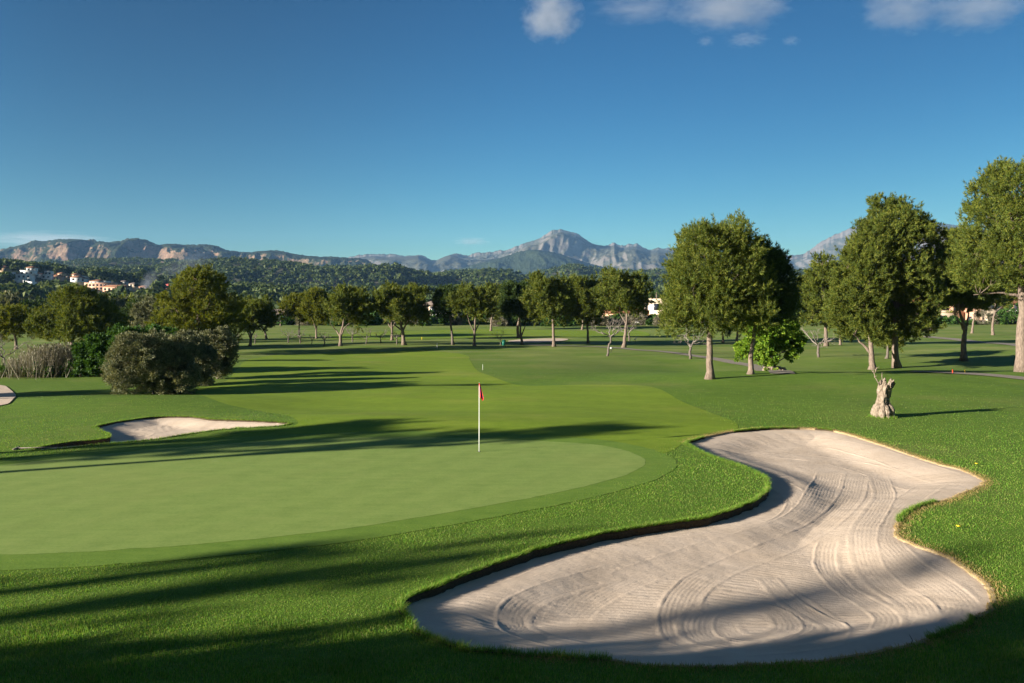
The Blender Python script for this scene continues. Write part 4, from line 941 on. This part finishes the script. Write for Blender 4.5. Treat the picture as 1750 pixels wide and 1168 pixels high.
for px, py, lab in ((1669, 796, 'single yellow flower on the grass above the bunker point'), (1638, 904, 'single yellow flower on the rough right of the bunker waist')):
    p = G(px, py); root = empty('yellow_flower', p, lab, 'flower'); mb = MB(); mb.tube([(0, 0, 0), (0, 0, .05)], .005, 5); mb.build('stalk', M['blade'], root)
    a = np.linspace(0, 2 * math.pi, 10, endpoint=False); rad = np.where(np.arange(10) % 2, .02, .045); c = MB(); c.prism(np.c_[np.cos(a), np.sin(a)] * rad[:, None], .05, .07); c.build('petals', M['yellow'], root)

# ------------------------------------------------------------------ hills and mountains
def ridge(name, prof, dist, depth, foot_z, mat, seed, amp, fscale, cols=900, rows=60, spur=0.0, back_f=0.5, x_pad=0, shape=1.0, cliff=0.0, jag=1.2):
    """a real relief: rises from its foot to the skyline and falls away behind"""
    pr = np.array(prof, float); u = np.linspace(pr[0, 0], pr[-1, 0], cols); py = np.interp(u, pr[:, 0], pr[:, 1])
    t = np.concatenate([np.linspace(0, 1, rows), 1 + np.linspace(0, 1, rows // 3)[1:] * back_f]); nt = len(t)
    ang = (u - CX) / F
    D = dist - depth * (1 - t)                                  # distance along y
    wig = fbm(u[None] * 0.02, t[:, None] * 3.0, seed + 4, 3) * depth * 0.08 * np.clip(t[:, None] * (1 - t[:, None]) * 4, 0, 1)
    Y = D[:, None] + wig; X = ang[None] * Y
    crest = (HY - py) / F * dist + CAM_H
    f = np.where(t <= 1, t ** shape * (1.35 - 0.35 * t ** 2), 1 - 0.9 * np.clip((t - 1) / back_f, 0, 1) ** 1.5)
    f = np.where(t <= 1, f * (1 - cliff) + cliff * (0.30 * t + 0.70 * sstep(0.42, 0.82, t)), f)
    Zb = foot_z + (crest[None] - foot_z) * f[:, None]
    en = np.clip(t * (1 - t) * 4, 0, 1)[:, None] ** 0.7
    en = np.where(t[:, None] > 1, np.clip((t[:, None] - 1), 0, 1) * 0.5, en)
    wx = X / fscale + 0.25 * fbm(X / fscale * 0.7, Y / fscale * 0.7, seed + 21, 3); wy = Y / fscale * 0.8
    rl = ridged(wx, wy * 0.55, seed, 6, 0.52) - 0.62
    Zv = Zb + en * amp * rl + 0.06 * amp * fbm(X / fscale * 9, Y / fscale * 9, seed + 70, 4) * np.clip(t[:, None] * 3, 0, 1)
    cap = CAM_H + (crest[None] - CAM_H) * Y / dist - 0.05 * amp * np.clip(1 - t, 0, 1)[:, None]
    Zv = np.where((t <= 1)[:, None], cap - np.log1p(np.exp(np.clip((cap - Zv) / (0.05 * amp), -30, 30))) * 0.05 * amp + 0.05 * amp * 0.69 * (t[:, None] >= 1), Zv)
    Zv = Zv + (jag * dist / F * fbm(u * 0.30, u * 0 + seed, seed + 3, 4))[None] * np.exp(-((t - 1) / 0.06) ** 2)[:, None]
    V = np.stack([X, Y, Zv], -1).reshape(-1, 3)
    o = tag(mesh(name, V, grid_quads(nt, cols), mat, smooth=True, attrs={'rise': np.broadcast_to(t[:, None], X.shape).ravel()}), kind='structure')
    return X, Y, Zv, t, u

def mountain_mat(name, rock_a, rock_b, veg_a, veg_b, veg_bias, scale, slope0=0.72, slope1=0.9):
    m, nt, N, L, B = newmat(name); v = objcoord(N, L)
    g = N.new('ShaderNodeNewGeometry'); sp = N.new('ShaderNodeSeparateXYZ'); L.new(g.outputs['Normal'], sp.inputs[0])
    n1 = noise(N, L, scale, 8, 0.68, v); n2 = noise(N, L, scale * 7, 6, 0.7, v)
    s = ramp(N, [(slope0, (0, 0, 0)), (slope1, (1, 1, 1))]); L.new(sp.outputs[2], s.inputs[0])
    a = N.new('ShaderNodeMath'); a.operation = 'MULTIPLY_ADD'; L.new(n1.outputs[0], a.inputs[0]); a.inputs[1].default_value = 1.6; L.new(s.outputs[0], a.inputs[2])
    b = N.new('ShaderNodeMath'); b.operation = 'MULTIPLY_ADD'; L.new(n2.outputs[0], b.inputs[0]); b.inputs[1].default_value = 0.8; L.new(a.outputs[0], b.inputs[2])
    f = ramp(N, [(0.44 - veg_bias, (0, 0, 0)), (0.56 - veg_bias, (1, 1, 1))]); d = N.new('ShaderNodeMath'); d.operation = 'MULTIPLY'; d.inputs[1].default_value = 0.4; L.new(b.outputs[0], d.inputs[0]); L.new(d.outputs[0], f.inputs[0])
    rk = ramp(N, [(0.3, rock_a), (0.7, rock_b)]); L.new(n2.outputs[0], rk.inputs[0]); vg = ramp(N, [(0.35, veg_a), (0.7, veg_b)]); L.new(n2.outputs[0], vg.inputs[0])
    L.new(mixc(N, L, f.outputs[0], rk.outputs[0], vg.outputs[0]), B.inputs['Base Color']); B.inputs['Roughness'].default_value = 0.95; B.inputs['Specular IOR Level'].default_value = 0.05
    bp = N.new('ShaderNodeBump'); bp.inputs['Strength'].default_value = 0.8; bp.inputs['Distance'].default_value = 12; L.new(n2.outputs[0], bp.inputs['Height']); L.new(bp.outputs[0], B.inputs['Normal'])
    return m
M['greyrock'] = mountain_mat('grey_mountain', (0.125, 0.108, 0.09), (0.20, 0.177, 0.152), (0.06, 0.064, 0.04), (0.12, 0.115, 0.08), -0.10, 0.0028, 0.75, 0.99)
M['cliff'] = mountain_mat('orange_cliffs', (0.22, 0.135, 0.085), (0.37, 0.245, 0.165), (0.022, 0.034, 0.014), (0.05, 0.06, 0.028), 0.03, 0.006, 0.80, 0.95)
M['woodhill'] = mountain_mat('wooded_foothill', (0.30, 0.25, 0.2), (0.42, 0.36, 0.3), (0.022, 0.034, 0.014), (0.05, 0.062, 0.028), 0.24, 0.006, 0.5, 0.8)
M['hill'] = rough_mat('forest_floor', (0.03, 0.035, 0.015), (0.10, 0.085, 0.05), 0.05, 0.3, 0.3)

GREY = [(540,456),(575,450),(600,441),(620,438),(642,436),(660,438),(680,438),(700,437),(715,436),(727,440),(738,444),(746,444),(757,439),(770,434),(783,434),(800,437),(816,434),(830,432),(850,431),(865,428),
        (885,420),(900,414),(920,408),(932,402),(942,396),(952,393),(962,393),(972,395),(984,399),(996,407),(1004,412),(1016,417),(1024,419),(1034,420),(1044,419),(1050,416),(1057,420),(1066,422),(1075,420),(1088,420),
        (1100,424),(1112,428),(1124,427),(1140,428),(1160,431),(1200,437),(1260,440),(1300,436),(1318,434),(1330,432),(1345,436),(1358,437),(1372,432),(1392,421),(1410,411),(1425,403),(1440,396),(1465,386),(1500,376),(1560,372),(1640,385),(1750,400),(1900,420)]
CLIFF = [(-260,452),(-100,440),(0,428),(20,423),(40,417),(58,411),(80,412),(105,409),(122,408),(140,409),(165,412),(190,414),(206,412),(220,409),(234,407),(248,410),(262,416),(272,418),(285,416),(300,417),(318,420),(335,419),(350,418),
         (365,420),(385,426),(410,431),(430,431),(445,430),(460,428),(478,429),(500,433),(525,437),(560,440),(590,440),(615,441),(630,446),(645,457),(665,470),(700,492)]
FOOT = [(640,500),(700,482),(760,466),(820,450),(860,440),(888,430),(905,427),(922,427),(945,431),(975,440),(1005,450),(1040,459),(1080,468),(1120,478),(1160,492)]
RFOOT = [(1080,480),(1130,470),(1190,462),(1260,460),(1320,458),(1400,462),(1500,462),(1640,462),(1750,464),(1900,470)]
ridge('mountains', GREY, 7600, 2600, 20, M['greyrock'], 5, 760, 1500, cols=1300, rows=150, shape=0.9)
ridge('mountains', CLIFF, 4000, 1100, 10, M['cliff'], 12, 210, 380, cols=1100, rows=130, shape=0.8, cliff=0.55)
ridge('mountains', FOOT, 5200, 900, 20, M['woodhill'], 23, 120, 420, cols=600, rows=90, shape=0.9)
MA = [(-320,472),(-100,462),(0,458),(60,453),(160,447),(230,448),(300,449),(345,452),(400,460),(500,476),(600,479),(700,479),(760,471),(800,467),(830,468),(870,476),(900,475),(930,468),(960,460),(985,458),(1010,462),(1060,466),(1140,467),(1400,468),(2080,470)]
MBp = [(-320,476),(0,470),(150,466),(250,464),(330,457),(370,451),(400,449),(450,452),(500,458),(550,466),(600,463),(640,460),(660,459),(690,464),(720,471),(745,477),(790,475),(815,470),(840,466),(870,470),(890,476),(920,482),(1000,480),(1100,479),(1300,482),(2080,482)]
MC = [(-320,460),(-60,462),(0,464),(60,468),(150,478),(220,486),(300,494),(400,503),(500,509),(650,508),(900,512),(1200,514),(2080,514)]
hillA = ridge('hills', MA, 2300, 700, -5, M['hill'], 31, 60, 300, cols=420, rows=50, shape=0.9)
hillB = ridge('hills', MBp, 1650, 600, -5, M['hill'], 41, 45, 240, cols=420, rows=50, shape=0.9)
hillC = ridge('hills', MC, 900, 480, -6, M['hill'], 51, 14, 140, cols=420, rows=50, shape=0.9)

# villas first (so that the wood can leave room for them)
def on_hill(px, py, hill):
    X, Y, Zv, t, u = hill; c = int(np.argmin(np.abs(u - px))); n = int((t <= 1).sum()); yy = HY - (Zv[:n, c] - CAM_H) / Y[:n, c] * F
    k = int(np.argmax(yy <= py)) if (yy <= py).any() else n - 1
    return np.array([X[k, c], Y[k, c], Zv[k, c]])
VILLAS = []
def house(loc, blocks, label, name='villa', cat='house', rz=0.0, group=None):
    """blocks: (dx, dy, w, d, h, z0, wall colour, roof colour or None, windows across, floors)"""
    root = empty(name, loc, label, cat, group, rz)
    for (dx, dy, w, d, h, z0, wc, rc_, nw, nf) in blocks:
        mb = MB(); mb.box((dx, dy, z0 + h / 2 - (1.5 if z0 == 0 else 0)), (w, d, h + (3 if z0 == 0 else 0))); wl_ = mb.build('wall', M[wc], root)
        if rc_:
            rf_ = MB(); e = 0.5; x0, x1, y0, y1 = dx - w/2 - e, dx + w/2 + e, dy - d/2 - e, dy + d/2 + e; zt = z0 + h; rh = 0.22 * min(w, d)
            i = min(w, d) / 2; V = [(x0,y0,zt),(x1,y0,zt),(x1,y1,zt),(x0,y1,zt)]
            if w > d: V += [(x0 + i, dy, zt + rh), (x1 - i, dy, zt + rh)]; Fq = [[0,1,5,4],[2,3,4,5]]; Ft = [[1,2,5],[3,0,4]]
            else: V += [(dx, y0 + i, zt + rh), (dx, y1 - i, zt + rh)]; Fq = [[1,2,5,4],[3,0,4,5]]; Ft = [[0,1,4],[2,3,5]]
            V += [(x0,y0,zt-.25),(x1,y0,zt-.25),(x1,y1,zt-.25),(x0,y1,zt-.25)]; Fq += [[0,6,7,1],[1,7,8,2],[2,8,9,3],[3,9,6,0],[6,9,8,7]]
            rf_.add(V, T=Ft, Q=Fq); rf_.build('roof', M[rc_], root)
        else:
            pr = MB(); pr.box((dx, dy - d/2 + .1, z0 + h + .35), (w + .1, .25, .7)); pr.box((dx - w/2 + .1, dy, z0 + h + .35), (.25, d - .5, .7)); pr.box((dx + w/2 - .1, dy, z0 + h + .35), (.25, d - .5, .7)); pr.build('parapet', M[wc], root)
        for fl in range(nf):
            zz = z0 + h * (fl + 0.52) / nf
            for q in range(nw):
                xx = dx - w/2 + w * (q + 0.5) / nw; fr = MB(); ww, hh = min(1.7, w / nw * 0.55), min(1.7, h / nf * 0.55)
                fr.box((xx, dy - d/2 - .04, zz), (ww, .12, hh)); fr.build('window', M['glass'], root)
            zz2 = z0 + h * (fl + 0.52) / nf; fr = MB(); fr.box((dx - w/2 - .04, dy, zz2), (.12, min(1.6, d * .3), min(1.6, h / nf * .5))); fr.build('window', M['glass'], root)
    return root
W_ = 'white'
def villa(px, py, blocks, label, rz=0.0, group=None):
    p = on_hill(px, py, hillC); VILLAS.append((px, py, p, max(b[0] + b[2] / 2 for b in blocks) - min(b[0] - b[2] / 2 for b in blocks))); return house(p, blocks, label, rz=rz, group=group)
HG = 'houses on the wooded hill'
villa(38, 478, [(0,0,15,9,3.4,0,W_,None,4,1),(3,2,11,8,3.4,3.4,W_,None,3,1),(5,4,7,6,3.2,6.8,W_,'roof',2,1),(-9,1,8,6,3,0,W_,None,2,1)], 'large stepped white villa of three storeys at the left of the hill', R(6), HG)
villa(8, 466, [(0,0,11,8,4.2,0,'ochre','roof',3,1)], 'ochre house with a tiled roof at the upper left edge', R(-5), HG)
villa(79, 479, [(0,0,8,6,3.4,0,W_,None,2,1),(1,1,6,5,3,3.4,W_,None,2,1)], 'small white flat roofed villa right of the stepped villa', R(8), HG)
villa(98, 480, [(0,0,9,7,3.6,0,'pink','roof',2,1),(3,2,5,5,2.6,3.6,'ochre','roof',1,1)], 'salmon walled house with a tiled roof on the hill', R(-8), HG)
villa(54, 483, [(0,0,5,4,3,0,W_,None,1,1)], 'little white annex below the stepped villa', 0, HG)
villa(133, 482, [(0,0,9,7,4,0,W_,'roof',2,1),(5,1,5,5,3,0,W_,'greyroof',1,1),(-2,2,5,5,2.8,4,'pink','roof',1,1)], 'white and pink house with brown roofs in the middle of the hill', R(5), HG)
villa(167, 488, [(0,0,11,7,3.6,0,W_,'roof',3,1),(7,1,6,6,3,0,W_,None,2,1)], 'white house with a low tiled roof above the pink terrace', R(-4), HG)
villa(192, 491, [(0,0,9,7,3.4,0,W_,'greyroof',2,1)], 'white gabled house with a grey roof above the pink terrace', R(10), HG)
villa(170, 498, [(0,0,24,7,5.5,0,'pink',None,8,2)], 'long salmon terrace of flats, the left one', R(2), HG)
villa(200, 500, [(0,0,20,7,4.2,0,'pink','roof',6,1)], 'long salmon terrace with a tiled roof, the right one', R(-3), HG)
villa(152, 505, [(0,0,11,6,3.2,0,W_,None,3,1)], 'white block below the left end of the salmon terrace', R(4), HG)
villa(232, 491, [(0,0,8,6,3,0,'cream','greyroof',2,1)], 'small cream house with a grey roof near the smoke', 0, HG)
villa(276, 494, [(0,0,12,6,2.8,0,W_,'greyroof',3,1),(9,0,6,6,4,0,'redroof','redroof',1,1)], 'low white house with a red end wing beside the smoke', 0, HG)
villa(64, 474, [(0,0,6,5,3,0,W_,'roof',2,1)], 'small white house with a tiled roof between the stepped villa and its flat roofed neighbour', R(-6), HG)
villa(116, 477, [(0,0,7,6,3,0,'cream','roof',2,1)], 'little cream house with a red roof high on the hill', R(12), HG)
villa(18, 474, [(0,0,6,5,3.2,0,W_,None,2,1)], 'small white cube of a house left of the stepped villa', 0, HG)
villa(146, 479, [(0,0,6,5,2.8,0,W_,None,2,1)], 'flat white house just right of the white and pink house', R(-10), HG)
villa(214, 487, [(0,0,7,5,2.8,0,W_,'greyroof',2,1)], 'low white house right of the grey gabled one', R(4), HG)
villa(246, 497, [(0,0,8,5,3,0,'pink','roof',3,1)], 'short salmon row house at the right end of the terrace', 0, HG)
def terrace_wall():
    P = spline(np.array([on_hill(a, b, hillC) for a, b in ((22,482),(34,484),(45,486),(58,488),(72,490))]), 1.0, False); mb = MB()
    for a, b in zip(P[:-1], P[1:]):
        c = (a + b) / 2; d = b - a; mb.box((c[0], c[1] - 6, c[2] + .6), (np.linalg.norm(d[:2]) + .2, .5, 4.2), math.atan2(d[1], d[0]))
    tag(mb.build('garden_wall', M['white']), 'long white garden wall stepping down below the stepped villa', 'wall')
terrace_wall()
def near_house(px, y, z, blocks, label, rz=0.0):
    p = at_dist(px, y); p[2] = z; return house(p, blocks, label, name='house', rz=rz)
near_house(478, 232, .6, [(0,0,11,8,2.6,0,'ochre','greyroof',3,1),(2.4,-1,3,3,4.2,0,'cream','greyroof',1,1)], 'low ochre house with weathered roofs left of the yellow green pines', R(-6))
near_house(742, 225, .6, [(0,0,6,6,5.6,0,'cream','greyroof',1,2)], 'pale house glimpsed between the umbrella pine and the narrow dark pine')
near_house(770, 205, .7, [(0,0,9,4,2.5,0,W_,None,3,1)], 'white flat roofed shed behind the narrow dark pine')
near_house(700, 215, .7, [(0,0,12,4,1.6,0,W_,None,4,1)], 'low white pavilion behind the umbrella pine')
near_house(980, 222, .6, [(0,0,7,6,4.6,0,'cream','roof',2,1)], 'cream house glimpsed between the two oval pines')
near_house(1128, 215, .8, [(0,0,7,7,6.2,0,'cream',None,2,2),(5,-1,6,6,3.6,0,'pink','greyroof',2,1),(-5,-2,5,5,1.6,0,W_,None,2,1),(-9,1,12,6,3.4,0,'pink','roof',3,1)], 'salmon and cream house with a flat topped tower right of the large leaning pine', R(4))
near_house(1625, 205, .9, [(0,0,20,7,6.0,0,'pink','roof',7,2),(-4,-4.2,8,1.4,3.0,0,'cream',None,3,1),(6,-4.2,7,1.4,3.2,0,W_,None,2,1)], 'salmon apartment house with tiled roofs behind the forked pine', R(-5))
near_house(1712, 200, .9, [(0,0,17,7,5.6,0,'pink','roof',6,2),(3,-4.2,8,1.4,3.0,0,W_,None,3,1),(-6,-4.2,4,1.4,6.4,0,'cream',None,1,2)], 'salmon apartment house with a white terrace left of the huge right pine', R(5))
near_house(1355, 225, .8, [(0,0,14,7,3.2,0,'pink','roof',4,1)], 'salmon house half hidden under the dark pine behind the leafy tree')
near_house(1580, 215, .8, [(0,0,10,6,3.2,0,'pink','roof',3,1)], 'small salmon house in the gap below the tallest pine')

# palms
def palm(px, y, h, label, seed):
    r = np.random.default_rng(seed); p = at_dist(px, y); root = empty('palm_tree', p, label, 'palm'); mb = MB(); mb.tube(wobble([(0,0,0),(0,0,h)], r, .06, 6), np.linspace(.2, .15, 6), 8); mb.build('trunk', M['bark'], root, smooth=True)
    f = MB()
    for i in range(34):
        a = r.random() * 6.28; e = r.uniform(-.5, 1.1); L_ = r.uniform(1.3, 1.9); d = np.array([math.cos(a) * math.cos(e), math.sin(a) * math.cos(e), math.sin(e)]); o = np.array([0, 0, h]); tip = o + d * L_ - np.array([0, 0, .5]); s_ = np.array([-math.sin(a), math.cos(a), 0])
        mid = o + d * L_ * .55
        for q in np.linspace(-1, 1, 7):
            e2 = mid + (tip - mid) * (1 - .3 * abs(q)) + s_ * q * .55; w = s_ * .05; f.add([mid - w, mid + w, e2], T=[[0, 1, 2]])
        f.add([o - s_ * .03, o + s_ * .03, mid], T=[[0, 1, 2]])
    f.build('fronds', M['shrub'], root)
palm(480, 168, 1.2, 'dark fan palm below the low ochre house', 1)
palm(1113, 238, 8.2, 'tall palm above the flat topped tower, the left one', 2)
palm(1122, 244, 8.8, 'tall palm above the flat topped tower, the right one', 3)

# the woods on the hills
def wood(name, pts, size, label, ntri, seed):
    r = np.random.default_rng(seed); n = len(pts); T = n * ntri; ci = np.repeat(np.arange(n), ntri)
    sz = size * r.uniform(0.65, 1.35, n); lob = r.normal(0, 0.42, (n, 4, 3)); lob[:, :, 2] = np.abs(lob[:, :, 2]) * 0.7
    li = r.integers(0, 4, T)
    d = rand_dirs(r, T); d[:, 2] = np.where(r.random(T) < 0.6, np.abs(d[:, 2]), d[:, 2]); rad = r.uniform(0.55, 1.0, T)
    hgt = sz * r.uniform(0.55, 0.9, n)
    p = pts[ci] + (lob[ci, li] * 0.55 + d * 0.42 * rad[:, None]) * sz[ci][:, None] * np.array([1, 1, 0.85]); p[:, 2] += hgt[ci]
    nn = d + r.normal(0, 0.45, (T, 3)); nn /= np.linalg.norm(nn, axis=1)[:, None]
    a = np.cross(nn, rand_dirs(r, T)); a /= np.linalg.norm(a, axis=1)[:, None] + 1e-9; b = np.cross(nn, a); s_ = (sz[ci] * r.uniform(0.16, 0.30, T))[:, None]
    V = np.stack([p - a * s_ - b * s_ * .6, p + a * s_ - b * s_ * .6, p + b * s_], 1).reshape(-1, 3)
    me = np.arange(3 * T).reshape(-1, 3)
    return tag(mesh(name, V, me, M['forest']), label, 'forest', kind='stuff')
def hill_pts(hill, n, seed, tmin=0.0, clear=()):
    X, Y, Zv, t, u = hill; r = np.random.default_rng(seed); m = int((t <= 1.12).sum())
    # crest rows get the same density over the ground as the foot
    fi = r.random(n) * (m - 1.001); fj = r.random(n) * (X.shape[1] - 1.001); i = fi.astype(int); j = fj.astype(int); a = fi - i; b = fj - j
    def s(A): return A[i, j]*(1-a)*(1-b) + A[i+1, j]*a*(1-b) + A[i, j+1]*(1-a)*b + A[i+1, j+1]*a*b
    P = np.c_[s(X), s(Y), s(Zv)]
    dens = vnoise(P[:, 0] / 60, P[:, 1] / 60, seed); keep = dens > 0.16
    for px, py, p, w in clear:
        xx = np.abs(P[:, 0] / P[:, 1] - p[0] / p[1]) * p[1]; dy = P[:, 1] - p[1]
        top = (P[:, 2] + 11.0 - CAM_H) / P[:, 1] > (p[2] + 1.0 - CAM_H) / p[1]
        keep &= ~((xx < w / 2 + 3.0) & (dy < 9) & ((dy > -9) | top))
    return P[keep]
wood('forest', hill_pts(hillA, 13000, 1), 8.5, 'distant pine wood covering the farther wooded hills', 26, 11)
wood('forest', hill_pts(hillB, 12000, 2), 8.0, 'pine wood covering the middle wooded hills', 40, 12)
clear = VILLAS + [(48, 486, on_hill(48, 486, hillC), 26)]
wood('forest', hill_pts(hillC, 6500, 3, clear=clear), 7.6, 'pine wood on the near slope around the villas', 80, 13)
rw = np.random.default_rng(9); n = 1500; yy = rw.uniform(400, 540, n); xx = rw.uniform(-0.8, 0.8, n) * yy
wood('forest', np.c_[xx, yy, Z(xx, yy)], 6.2, 'dark trees on the flat land between the fairways and the hills', 110, 14)

# ------------------------------------------------------------------ clouds and smoke
def vol_mat(name, dens, scale, thr, col=(1, 1, 1), seed=0.0, soft=0.38):
    m = bpy.data.materials.new(name); m.use_nodes = True; nt = m.node_tree; N = nt.nodes; L = nt.links; N.remove(N['Principled BSDF'])
    tc = N.new('ShaderNodeTexCoord'); mp = N.new('ShaderNodeMapping'); mp.inputs['Location'].default_value = (seed, seed * 0.7, 0); L.new(tc.outputs['Object'], mp.inputs[0])
    ln = N.new('ShaderNodeVectorMath'); ln.operation = 'LENGTH'; L.new(tc.outputs['Object'], ln.inputs[0])
    n = N.new('ShaderNodeTexNoise'); n.inputs['Scale'].default_value = scale * 1.35; n.inputs['Detail'].default_value = 7; n.inputs['Roughness'].default_value = 0.66; L.new(mp.outputs[0], n.inputs['Vector'])
    a = N.new('ShaderNodeMath'); a.operation = 'MULTIPLY_ADD'; L.new(ln.outputs['Value'], a.inputs[0]); a.inputs[1].default_value = -0.5; a.inputs[2].default_value = 0.44 - thr
    b = N.new('ShaderNodeMath'); b.operation = 'ADD'; L.new(a.outputs[0], b.inputs[0]); L.new(n.outputs[0], b.inputs[1])
    r = N.new('ShaderNodeMapRange'); r.inputs[1].default_value = 0.5; r.inputs[2].default_value = 0.5 + soft; r.inputs[3].default_value = 0; r.inputs[4].default_value = dens; L.new(b.outputs[0], r.inputs[0])
    pv = N.new('ShaderNodeVolumePrincipled'); pv.inputs['Color'].default_value = (*col, 1); pv.inputs['Anisotropy'].default_value = 0.2; L.new(r.outputs[0], pv.inputs['Density'])
    L.new(pv.outputs[0], N['Material Output'].inputs['Volume']); return m
def ico(name, loc, sc, mat, label, cat, rz=0.0, ry=0.0):
    k, n = 24, 14; th = np.linspace(0, math.pi, n); ph = np.arange(k) * 2 * math.pi / k
    V = np.stack([np.sin(th)[:, None] * np.cos(ph), np.sin(th)[:, None] * np.sin(ph), np.cos(th)[:, None] * np.ones(k)], -1).reshape(-1, 3)
    i = np.arange(n - 1)[:, None] * k; j = np.arange(k)[None]; j2 = (j + 1) % k
    o = mesh(name, V, np.stack([i + j, i + k + j, i + k + j2, i + j2], -1).reshape(-1, 4), mat); o.location = loc; o.scale = sc; o.rotation_euler = (0, ry, rz)
    return tag(o, label, cat, kind='stuff')
def cloud(px, py, D, rx, ry, dens, thr, seed, label, scale=1.6, ry_=0.0):
    s = D / F; loc = ((px - CX) * s, D, CAM_H + (HY - py) * s)
    return ico('cloud', loc, (rx * s, rx * s * 0.8, ry * s), vol_mat('cloud_%d' % seed, dens, scale, thr, seed=seed * 3.1), label, 'cloud', ry=ry_)
cloud(942, 28, 4500, 60, 50, 0.0048, 0.0, 1, 'brightest small puffy cloud in the upper middle of the sky', 1.5)
cloud(1250, 12, 4500, 115, 44, 0.0024, 0.01, 2, 'wide soft cloud at the top edge right of the puffy one', 1.6)
cloud(1095, 14, 4500, 95, 24, 0.0014, 0.02, 3, 'thin cloud streak between the two larger clouds', 2.2)
cloud(1206, 71, 4500, 20, 11, 0.003, 0.05, 4, 'small faint cloud wisp below the wide soft cloud, the left one', 1.9)
cloud(1276, 68, 4500, 48, 15, 0.0022, 0.06, 9, 'longest faint cloud wisp below the wide soft cloud', 3.0)
cloud(1351, 70, 4500, 20, 11, 0.003, 0.05, 10, 'small faint cloud wisp below the wide soft cloud, the right one', 1.9)
cloud(1545, 14, 4500, 88, 46, 0.002, 0.01, 5, 'greyish cloud at the top edge, left of the rightmost one', 1.7)
cloud(1672, 14, 4500, 98, 42, 0.002, 0.01, 6, 'rightmost cloud at the top edge of the sky', 1.9)
cloud(90, 412, 13500, 130, 16, 0.0006, 0.0, 7, 'long low cloud behind the orange cliffs', 2.2)
cloud(806, 413, 13000, 40, 9, 0.0012, 0.03, 8, 'tiny grey cloud just above the ridge left of the peak', 2.0)
ps = on_hill(262, 497, hillC)
sm = ico('smoke', (ps[0], ps[1] - 12, ps[2] + 6), (9, 9, 14), vol_mat('smoke', 0.035, 1.5, 0.0, (0.75, 0.85, 1.0), 4.0, 0.4), 'thin blue smoke rising from the trees beside the low white house', 'smoke', ry=R(18))
ico('smoke', (ps[0] + 26, ps[1] + 8, ps[2] + 24), (34, 20, 12), vol_mat('smoke_drift', 0.008, 1.5, 0.0, (0.75, 0.85, 1.0), 9.0, 0.5), 'faint smoke drifting to the right over the wooded hill', 'smoke', ry=R(-22))

# ------------------------------------------------------------------ air
hz = bpy.data.materials.new('haze_air'); hz.use_nodes = True; hn = hz.node_tree.nodes; hn.remove(hn['Principled BSDF'])
pv = hn.new('ShaderNodeVolumePrincipled'); pv.inputs['Color'].default_value = (0.30, 0.58, 1.0, 1); pv.inputs['Density'].default_value = 0.00005; pv.inputs['Anisotropy'].default_value = 0.0
hz.node_tree.links.new(pv.outputs[0], hn['Material Output'].inputs['Volume'])
hb = MB(); hb.box((0, 4400, 430), (13600, 9600, 900)); tag(hb.build('haze', hz), 'thin bluish air over the course and the hills', kind='stuff')
